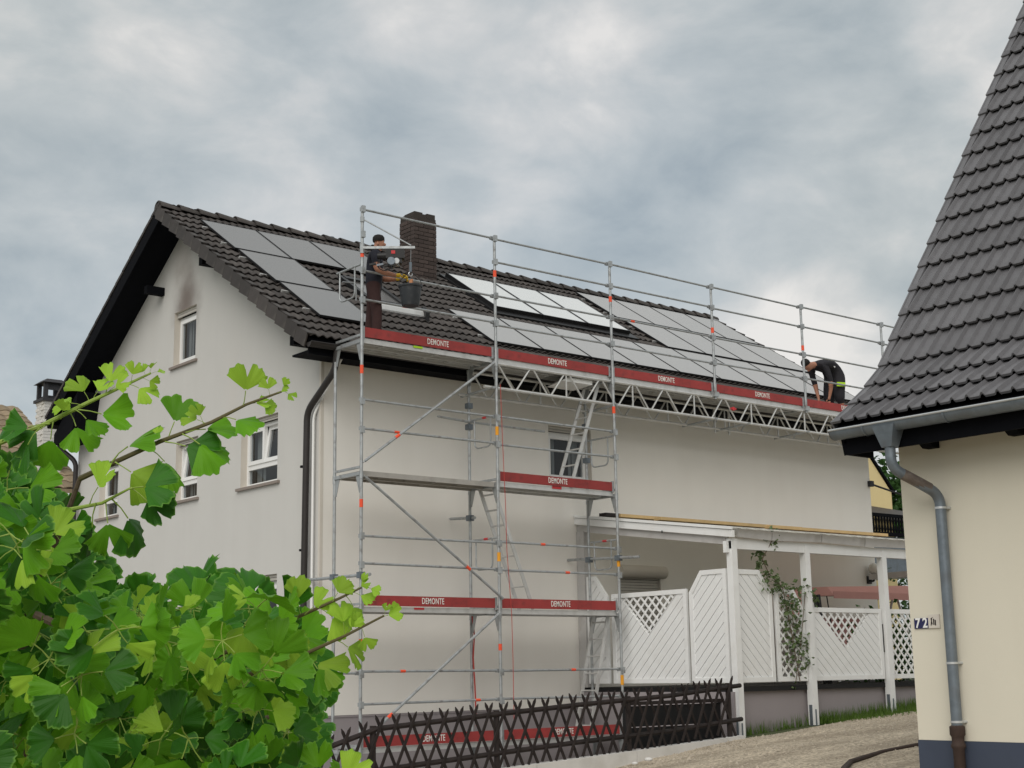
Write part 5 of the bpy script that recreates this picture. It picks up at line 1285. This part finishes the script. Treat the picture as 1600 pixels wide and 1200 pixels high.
# ================================================================ NEIGHBOURS BEYOND
def neighbours():
    # tan-roofed house at the far left, with whitewashed brick chimney
    h = thing('tan_roof_house', 'neighbouring house with tan tiled roof and whitewashed chimney behind the left eave', 'house', (-1.5, 18, -.75))
    MB().box((-7, 16.2, -.75), (1.9, 24, 5.6)).build('wall', M['white_brick'], h)
    rf = MB().hexa([(-7.3, 15.2, 5.35), (2.2, 15.2, 5.35), (2.2, 20.1, 8.1), (-7.3, 20.1, 8.1), (-7.3, 15.2, 5.45), (2.2, 15.2, 5.45), (2.2, 20.1, 8.2), (-7.3, 20.1, 8.2)]).hexa([(-7.3, 20.1, 8.1), (2.2, 20.1, 8.1), (2.2, 25, 5.35), (-7.3, 25, 5.35), (-7.3, 20.1, 8.2), (2.2, 20.1, 8.2), (2.2, 25, 5.45), (-7.3, 25, 5.45)]).build('roof', M['tan_tile'], h)
    up = Vector((0, 4.9, 2.75)).normalized(); nn = Vector((0, -up.z, up.y)); tm = tile_mesh(.304, .40, .03, 1, 'roof_tile', M['tan_tile'])
    for r in range(14):
        for c in range(9): inst('roof_tile', tm, rf, frame4((1, 0, 0), up, nn, Vector((2.2 - .15 - .3 * c, 15.2, 5.455)) + up * .40 * r))
    ch = MB().box((1.33, 15.98, 5.2), (1.80, 16.45, 7.62)).build('chimney', M['white_brick'], h)
    bm_ = MB().box((-.115, -.02, -.034), (.115, .02, .034)).mesh('brick', M['white_brick'])
    for k in range(26):
        z = 5.75 + .075 * k
        for u in ((1.33 + .118, 1.33 + .352) if k % 2 else (1.33 + .235,)): inst('brick', bm_, ch, Matrix.Translation((u, 15.975, z)))
        if k % 2 == 0:
            for u in (1.33 + .058, 1.33 + .412): inst('brick', bm_, ch, Matrix.Translation((u, 15.975, z)) @ Matrix.Diagonal((.5, 1, 1, 1)))
        for u in ((16.1, 16.34) if k % 2 else (16.22,)): inst('brick', bm_, ch, Matrix.Translation((1.325, u, z)) @ Matrix.Rotation(math.pi / 2, 4, 'Z'))
    MB().box((1.26, 15.9, 7.66), (1.87, 16.52, 7.73)).build('chimney_slab', M['soot_metal'], h)
    cp = MB()
    for (x, y) in ((1.36, 16.0), (1.77, 16.0), (1.36, 16.42), (1.77, 16.42)): cp.box((x - .05, y - .04, 7.73), (x + .05, y + .04, 8.12))
    cp.box((1.4, 16.06, 7.73), (1.73, 16.38, 7.82)).box((1.42, 15.99, 7.95), (1.72, 16.02, 8.12)).hexa([(1.25, 15.88, 8.12), (1.88, 15.88, 8.12), (1.88, 16.54, 8.12), (1.25, 16.54, 8.12), (1.38, 16.0, 8.22), (1.75, 16.0, 8.22), (1.75, 16.42, 8.22), (1.38, 16.42, 8.22)]); cp.build('chimney_cap', M['soot_metal'], h)
    # yellow gable end beyond the far end of the main house
    y_ = thing('yellow_house', 'pale yellow gabled house far behind the end of the grey-white house', 'house', (18, 6.5, -.75))
    MB().prism([(17.7, 6.5, -.75), (21.82, 6.5, -.75), (21.82, 6.5, 5.75), (19.75, 6.5, 7.85), (17.7, 6.5, 5.75), (17.7, 6.5, -.75)], (0, 9, 0)).build('wall', M['yellow_wall'], y_)
    for s in (1, -1):
        f = lambda x: 19.75 + (x - 19.75) * s
        MB().hexa([(f(19.75), 6.44, 7.86), (f(21.92), 6.44, 5.69), (f(21.92), 15.8, 5.69), (f(19.75), 15.8, 7.86), (f(19.75), 6.44, 7.95), (f(21.92), 6.44, 5.78), (f(21.92), 15.8, 5.78), (f(19.75), 15.8, 7.95)]).build('roof', M['black_wood'], y_)
    lr = MB().hexa([(19.2, 5.0, 4.75), (23.6, 5.0, 4.65), (23.6, 6.4, 5.1), (19.2, 6.4, 5.28), (19.2, 5.0, 4.83), (23.6, 5.0, 4.73), (23.6, 6.4, 5.18), (19.2, 6.4, 5.36)]).build('lean_to_roof', M['tile'], y_)
    # dark balcony railing in front of it
    b = thing('balcony_railing', 'dark balustrade with turned bars between the two houses', 'railing', (18.3, 4., 4.2))
    MB().box((17.3, 3.9, 4.15), (19.6, 4.0, 4.24)).box((17.3, 3.92, 4.62), (19.6, 3.98, 4.70)).build('rail', M['black_wood'], b)
    MB().box((17.3, 4.0, 3.2), (19.6, 6.3, 4.14)).build('balcony_slab', M['zinc'], b)
    for k in range(20):
        x = 17.36 + k * .115; MB().lathe((x, 3.95, 4.24), [(.02, 0), (.034, .08), (.02, .19), (.034, .3), (.02, .38)], 6).build('baluster', M['black_wood'], b)
    rnd = random.Random(4)
    leaf_cluster('garden_tree', 'green tree standing behind the yellow house', 'tree', [((27.6, 11.2, 5.2), (1.9, 1.9, 2.4), 2200), ((28.4, 11.0, 6.6), (1.2, 1.4, 1.1), 900)], .26, M['hedge'], 6, [(((27.8, 11.2, -.75), (27.7, 11.2, 2.5), (28.2, 11.1, 6.0)), .14)])
    leaf_cluster('garden_shrub', 'dark green shrub close behind the all-lattice screen on the terrace', 'shrub', [((10.25, -1.5, 1.2), (1.5, .5, .62), 1300)], .10, M['hedge'], 12, [(((10.2, -1.5, .74), (10.2, -1.5, 1.5)), .04)])
    leaf_cluster('garden_shrub', 'dark green shrub beyond the open end of the terrace', 'shrub', [((15.2, 1.2, 1.4), (1.0, .8, 1.3), 1500)], .11, M['hedge'], 7, [(((15.2, 1.2, -.75), (15.15, 1.2, .6), (15.3, 1.2, 2.0)), .04)])
    leaf_cluster('garden_shrub', 'taller green shrub at the right behind the lattice screen', 'shrub', [((16.9, 1.6, 1.5), (1.0, .8, 1.25), 1500)], .12, M['hedge'], 8, [(((16.8, 1.5, -.75), (16.85, 1.5, .6), (16.7, 1.5, 2.2)), .04)])
neighbours()
# ================================================================ GINKGO IN THE FOREGROUND
def ginkgo():
    rnd = random.Random(17)
    t = thing('ginkgo_tree', 'young ginkgo with fan-shaped leaves filling the lower left foreground', 'tree', (-11.75, -15.2, -.56))
    def leaf_variant(seed):
        r = random.Random(seed); ph = math.radians(r.uniform(48, 68)); notch = r.choice((.12, .3, .55, .7)); mb = MB(); mb.uv = []
        pl = r.uniform(.55, .8); n = 22; cup = r.uniform(-.12, .42); fold = r.uniform(-.22, .34); w1, w2 = r.uniform(5, 9), r.uniform(0, 6); droop = r.uniform(.05, .38)
        # stalk
        pts = [(0, 0, 0), (0, pl * .5, .05), (0, pl, .02)]
        mb.tube(pts, [.026, .017, .020], 5, cap=False, mi=1); mb.uv += [(0, 0)] * len(mb.v)
        base = len(mb.v); rings = (.06, .3, .55, .8, .93, 1.)
        for q_ in rings:
            for i in range(n + 1):
                a = -ph + 2 * ph * i / n; k = a / ph
                R = 1 - notch * math.exp(-(a / .11) ** 2) * (1 if q_ > .5 else 0) * min(1, (q_ - .3) / .7 if q_ > .3 else 0)
                R *= 1 + .034 * math.sin(a * w1 * 3 + w2) * q_ * q_ + .02 * math.sin(a * w1 * 5.3 + w2 * 3) * q_ ** 3 + .012 * math.sin(a * 31 + w2) * q_ - .10 * k * k
                rr = q_ * R
                z = cup * rr * rr * k * k + fold * abs(k) * rr - droop * rr * rr + .05 * math.sin(a * w1 + w2) * rr * rr + .045 * math.sin(a * w1 * 2.7 + w2 * 2) * rr ** 3
                mb.v.append(Vector((math.sin(a) * rr, pl + math.cos(a) * rr, z))); mb.uv.append((a * .5, q_))
        m_ = n + 1
        for j in range(len(rings) - 1):
            for i in range(n): mb.f.append((base + j * m_ + i, base + j * m_ + i + 1, base + (j + 1) * m_ + i + 1, base + (j + 1) * m_ + i)); mb.m.append(0)
        return mb
    VAR = [leaf_variant(s) for s in range(14)]
    MESH = {(i, k): VAR[i].mesh('leaf', [M[k], M['shoot']], smooth=True) for i in range(len(VAR)) for k in ('leaf_old', 'leaf_mid', 'leaf_young')}
    leaves = []
    def leaf(p, d, n, size, kind):
        d = Vector(d).normalized(); n = Vector(n); n = (n - d * n.dot(d)).normalized(); x = d.cross(n)
        mw = frame4(x * size, d * size, n * size, p); leaves.append(((CAM_LOC - Vector(p)).length, mw, rnd.randrange(len(VAR)), kind))
    R_, D_, F_ = Vector(_r), Vector(_d), Vector(_f)
    def img(a, f=0.):   # direction with angle a in the picture plane (0 right, 90 up), f away from the viewer
        return R_ * math.cos(math.radians(a)) - D_ * math.sin(math.radians(a)) + F_ * f
    def shoot(pts, r0, r1, m_):
        P = [at(*p) for p in pts]; n = len(P); o = MB().tube(P, [r0 + (r1 - r0) * i / (n - 1) for i in range(n)], 7).build('branch', m_, t, smooth=True); return P
    # stem and limbs (trunk below the picture, limbs into the masses)
    base = at(150, 2000, 2.1); base.z = -.56
    trunk = [base, at(130, 1500, 2.1), at(60, 1250, 2.12), at(30, 1080, 2.08), at(45, 955, 2.0), at(-5, 930, 2.05)]
    MB().tube(trunk, [.03, .025, .02, .012, .008, .006], 9).build('trunk', M['bark'], t, smooth=True)
    for pts in (((60, 1250, 2.12), (200, 1150, 2.05), (330, 1060, 2.0), (400, 1000, 1.98)), ((30, 1080, 2.08), (60, 900, 2.0), (95, 830, 1.95), (125, 748, 1.92)), ((45, 955, 2.0), (160, 1010, 1.95), (260, 1000, 1.9)),
                ((60, 1250, 2.12), (250, 1180, 1.95), (420, 1120, 2.0)), ((-5, 930, 2.05), (-40, 760, 2.0), (0, 690, 1.96))):
        shoot(pts, .006, .0032, M['bark'])
    S = {}
    # four long shoots reaching out over the house wall
    S[1] = shoot(((-20, 700, 1.95), (60, 668, 1.93), (140, 628, 1.9), (200, 600, 1.9), (236, 583, 1.9)), .0040, .0014, M['shoot'])
    S[2] = shoot(((125, 748, 1.92), (180, 722, 1.9), (250, 690, 1.88), (330, 660, 1.87), (385, 632, 1.87), (440, 612, 1.87)), .0040, .0014, M['shoot_brown'])
    S[3] = shoot(((330, 1030, 1.98), (400, 995, 1.95), (470, 962, 1.92), (530, 935, 1.9), (565, 918, 1.9)), .0036, .0013, M['shoot_brown'])
    S[4] = shoot(((370, 1062, 1.95), (420, 1042, 1.92), (480, 1020, 1.9), (540, 993, 1.9), (600, 962, 1.9)), .0038, .0014, M['shoot_brown'])
    shoot(((90, 800, 1.85), (160, 786, 1.83), (205, 762, 1.82)), .0030, .0014, M['shoot'])
    def L(u, v, dist, a, size, kind, f=0., face=-1., roll=0.):
        """leaf with its stalk foot at a place on a shoot, pointing at picture angle a"""
        n = F_ * face * rnd.uniform(.25, .9) + R_ * (roll + rnd.uniform(-.5, .5)) - D_ * rnd.uniform(.3, 1.1); leaf(at(u, v, dist), img(a, f + rnd.uniform(-.4, .25)), n, size * (.78 if kind == Y else .82), kind)
    Y, G, O = 'leaf_young', 'leaf_mid', 'leaf_old'
    for a in ((82, 660, 1.93, 215, .050, O, -.3, -1, .4), (84, 655, 1.92, 262, .052, G, -.2, -1, 0), (78, 662, 1.91, 190, .046, O, 0, -.7, .3), (110, 645, 1.92, 300, .050, G, -.2, -1, .2), (62, 668, 1.91, 240, .050, O, .1, -1, -.3), (118, 640, 1.9, 320, .040, G, 0, -1, .5),
              (95, 655, 1.89, 70, .022, Y, 0, -1, 0), (122, 640, 1.89, -12, .052, G, .1, -1, -.3), (140, 628, 1.9, 120, .034, Y, .1, -1, .4), (145, 625, 1.9, 60, .030, Y, .2, -1, 0), (165, 615, 1.9, 75, .036, Y, 0, -1, .4), (168, 614, 1.9, 35, .030, Y, -.2, -1, -.4), (200, 600, 1.9, -20, .034, Y, 0, -1, .2),
              (205, 598, 1.9, 75, .024, Y, 0, -1, .2), (222, 590, 1.9, -25, .018, Y, 0, -1, 0), (234, 584, 1.9, 70, .015, Y, 0, -1, 0), (238, 583, 1.9, 15, .014, Y, 0, -1, 0), (228, 588, 1.9, 110, .014, Y, 0, -1, 0), (130, 634, 1.9, 170, .034, Y, 0, -1, .3)): L(*a)
    for a in ((175, 722, 1.89, 42, .062, G, 0, -1, .1), (180, 722, 1.88, -28, .055, Y, -.1, -1, -.2), (232, 700, 1.88, -42, .050, G, 0, -1, .3), (262, 687, 1.88, 72, .048, G, 0, -1, .2), (258, 690, 1.87, -12, .055, O, 0, -1, 0), (285, 678, 1.87, -30, .052, G, 0, -1, .3), (290, 676, 1.87, 8, .050, G, .1, -1, -.3),
              (318, 664, 1.87, 110, .024, Y, 0, -1, 0), (322, 662, 1.87, 158, .028, Y, 0, -1, .3), (345, 652, 1.87, -10, .045, G, 0, -1, .2), (380, 636, 1.87, 80, .046, Y, 0, -1, .2), (384, 634, 1.87, 15, .026, Y, 0, -1, .1), (402, 627, 1.87, -20, .022, Y, 0, -1, 0), (422, 618, 1.87, 100, .020, Y, 0, -1, 0), (440, 612, 1.87, 70, .015, Y, 0, -1, 0), (442, 611, 1.87, -25, .016, Y, 0, -1, 0), (430, 616, 1.87, 20, .016, Y, 0, -1, 0), (248, 690, 1.88, 95, .016, Y, 0, -1, 0),
              (200, 765, 1.82, 10, .052, O, 0, -1, -.2), (205, 762, 1.82, -38, .046, O, 0, -1, .4), (175, 780, 1.83, -55, .058, O, 0, -1, .2), (165, 785, 1.83, -80, .050, G, .1, -1, 0), (140, 788, 1.83, 60, .045, Y, 0, -1, .3), (150, 786, 1.83, -100, .056, O, 0, -1, -.2)): L(*a)
    for a in ((470, 962, 1.92, 100, .040, Y, 0, -1, .1), (476, 960, 1.91, 40, .036, Y, 0, -1, .3), (500, 950, 1.91, -35, .040, Y, 0, -1, .2), (520, 940, 1.9, 60, .030, Y, 0, -1, 0), (540, 930, 1.9, -60, .034, Y, .1, -1, .2), (556, 922, 1.9, 40, .018, Y, 0, -1, 0), (565, 918, 1.9, 80, .016, Y, 0, -1, 0), (568, 917, 1.9, -10, .018, Y, 0, -1, 0), (550, 925, 1.9, -20, .026, Y, 0, -1, .3), (450, 972, 1.92, -40, .046, G, 0, -1, .1), (440, 975, 1.92, 70, .042, G, 0, -1, .1),
              (430, 1038, 1.92, 150, .050, Y, 0, -1, .2), (440, 1036, 1.91, -110, .056, Y, 0, -1, .1), (470, 1025, 1.91, -20, .056, Y, 0, -1, -.2), (478, 1022, 1.9, -50, .050, G, 0, -1, .2), (525, 1000, 1.9, -35, .042, Y, 0, -1, .2), (538, 994, 1.9, 95, .036, Y, 0, -1, .1), (540, 992, 1.9, 60, .026, Y, .1, -1, .1), (565, 980, 1.9, -70, .024, Y, 0, -1, 0), (590, 966, 1.9, 15, .026, Y, 0, -1, .1), (600, 962, 1.9, 75, .014, Y, 0, -1, 0), (560, 982, 1.9, 100, .018, Y, 0, -1, 0)): L(*a)
    for a in ((455, 1225, 1.75, 70, .044, O, 0, -1, .2), (500, 1235, 1.75, 95, .042, G, .1, -1, -.2), (520, 1240, 1.74, 50, .046, Y, 0, -1, .3), (545, 1245, 1.76, 110, .040, G, 0, -1, 0), (430, 1215, 1.78, 110, .044, G, 0, -1, .1)): L(*a)
    # the dense masses: rosettes of leaves on short spurs
    def inside(p, poly):
        c = False; j = len(poly) - 1
        for i in range(len(poly)):
            if (poly[i][1] > p[1]) != (poly[j][1] > p[1]) and p[0] < (poly[j][0] - poly[i][0]) * (p[1] - poly[i][1]) / (poly[j][1] - poly[i][1]) + poly[i][0]: c = not c
            j = i
        return c
    upper = [(-120, 740), (30, 755), (85, 800), (110, 880), (100, 950), (150, 985), (215, 955), (300, 945), (420, 950), (470, 1015), (455, 1110), (440, 1300), (-120, 1300)]
    def mass(pitch, d0, d1, size, young, jit, back=False):
        v = 700
        while v < 1300:
            u = -110
            while u < 480:
                p = (u + rnd.uniform(-jit, jit), v + rnd.uniform(-jit, jit)); u += pitch
                if not inside(p, upper): continue
                dist = rnd.uniform(d0, d1); c = at(*p, dist); top = 1 if (p[1] < 1035 and p[0] > 190) else (.35 if p[1] < 820 else 0.)
                kk = rnd.randint(4, 6); a0 = rnd.uniform(0, 360)
                for q_ in range(kk):
                    a = a0 + q_ * 360 / kk + rnd.uniform(-25, 25); f = rnd.uniform(-.8, .45)
                    pr_ = young + top * .45; x = rnd.random()
                    kind = Y if x < pr_ * .55 else (G if x < pr_ + .32 else O)
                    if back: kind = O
                    n = -F_ * rnd.uniform(.15, 1.) - D_ * rnd.uniform(.0, 1.3) + R_ * rnd.uniform(-1.1, 1.1)
                    d = img(a, f) + D_ * .25
                    leaf(c, d, n, size * rnd.uniform(.72, 1.2) * (.85 if kind == Y else 1.), kind)
            v += pitch
    mass(58, 1.60, 1.90, .039, .26, 20)
    mass(54, 1.95, 2.3, .046, .14, 20)
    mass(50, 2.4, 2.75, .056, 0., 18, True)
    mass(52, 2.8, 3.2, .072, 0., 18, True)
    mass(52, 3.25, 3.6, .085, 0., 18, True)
    leaves.sort(key=lambda k: k[0])
    shown = []; rest = []
    def on_screen(mw):
        c = mw @ Vector((0, 1.1, 0)); r = CAM_ROT @ (c - CAM_LOC); u = 800 + FPX * r.x / r.z; v = 600 + FPX * r.y / r.z; return -60 < u < 700 and v < 1250
    for l in leaves: (shown if on_screen(l[1]) and len(shown) < 296 else rest).append(l)
    for _, mw, i, k in shown: inst('leaf', MESH[(i, k)], t, mw)
    for kind in (O, G, Y):
        sel = [l for l in rest if l[3] == kind]
        if not sel: continue
        mb = MB(); mb.uv = []
        for _, mw, i, k in sel:
            n = len(mb.v); s = VAR[i]; mb.v += [mw @ v for v in s.v]; mb.uv += s.uv; mb.f += [tuple(j + n for j in f) for f in s.f]; mb.m += s.m
        o = inst('foliage', mb.mesh('foliage', [M[kind], M['shoot']], True), t, Matrix.Identity(4), 'stuff')
ginkgo()
print('objects', len(bpy.data.objects), 'tris', sum(len(o.data.polygons) for o in bpy.data.objects if o.type == 'MESH'))
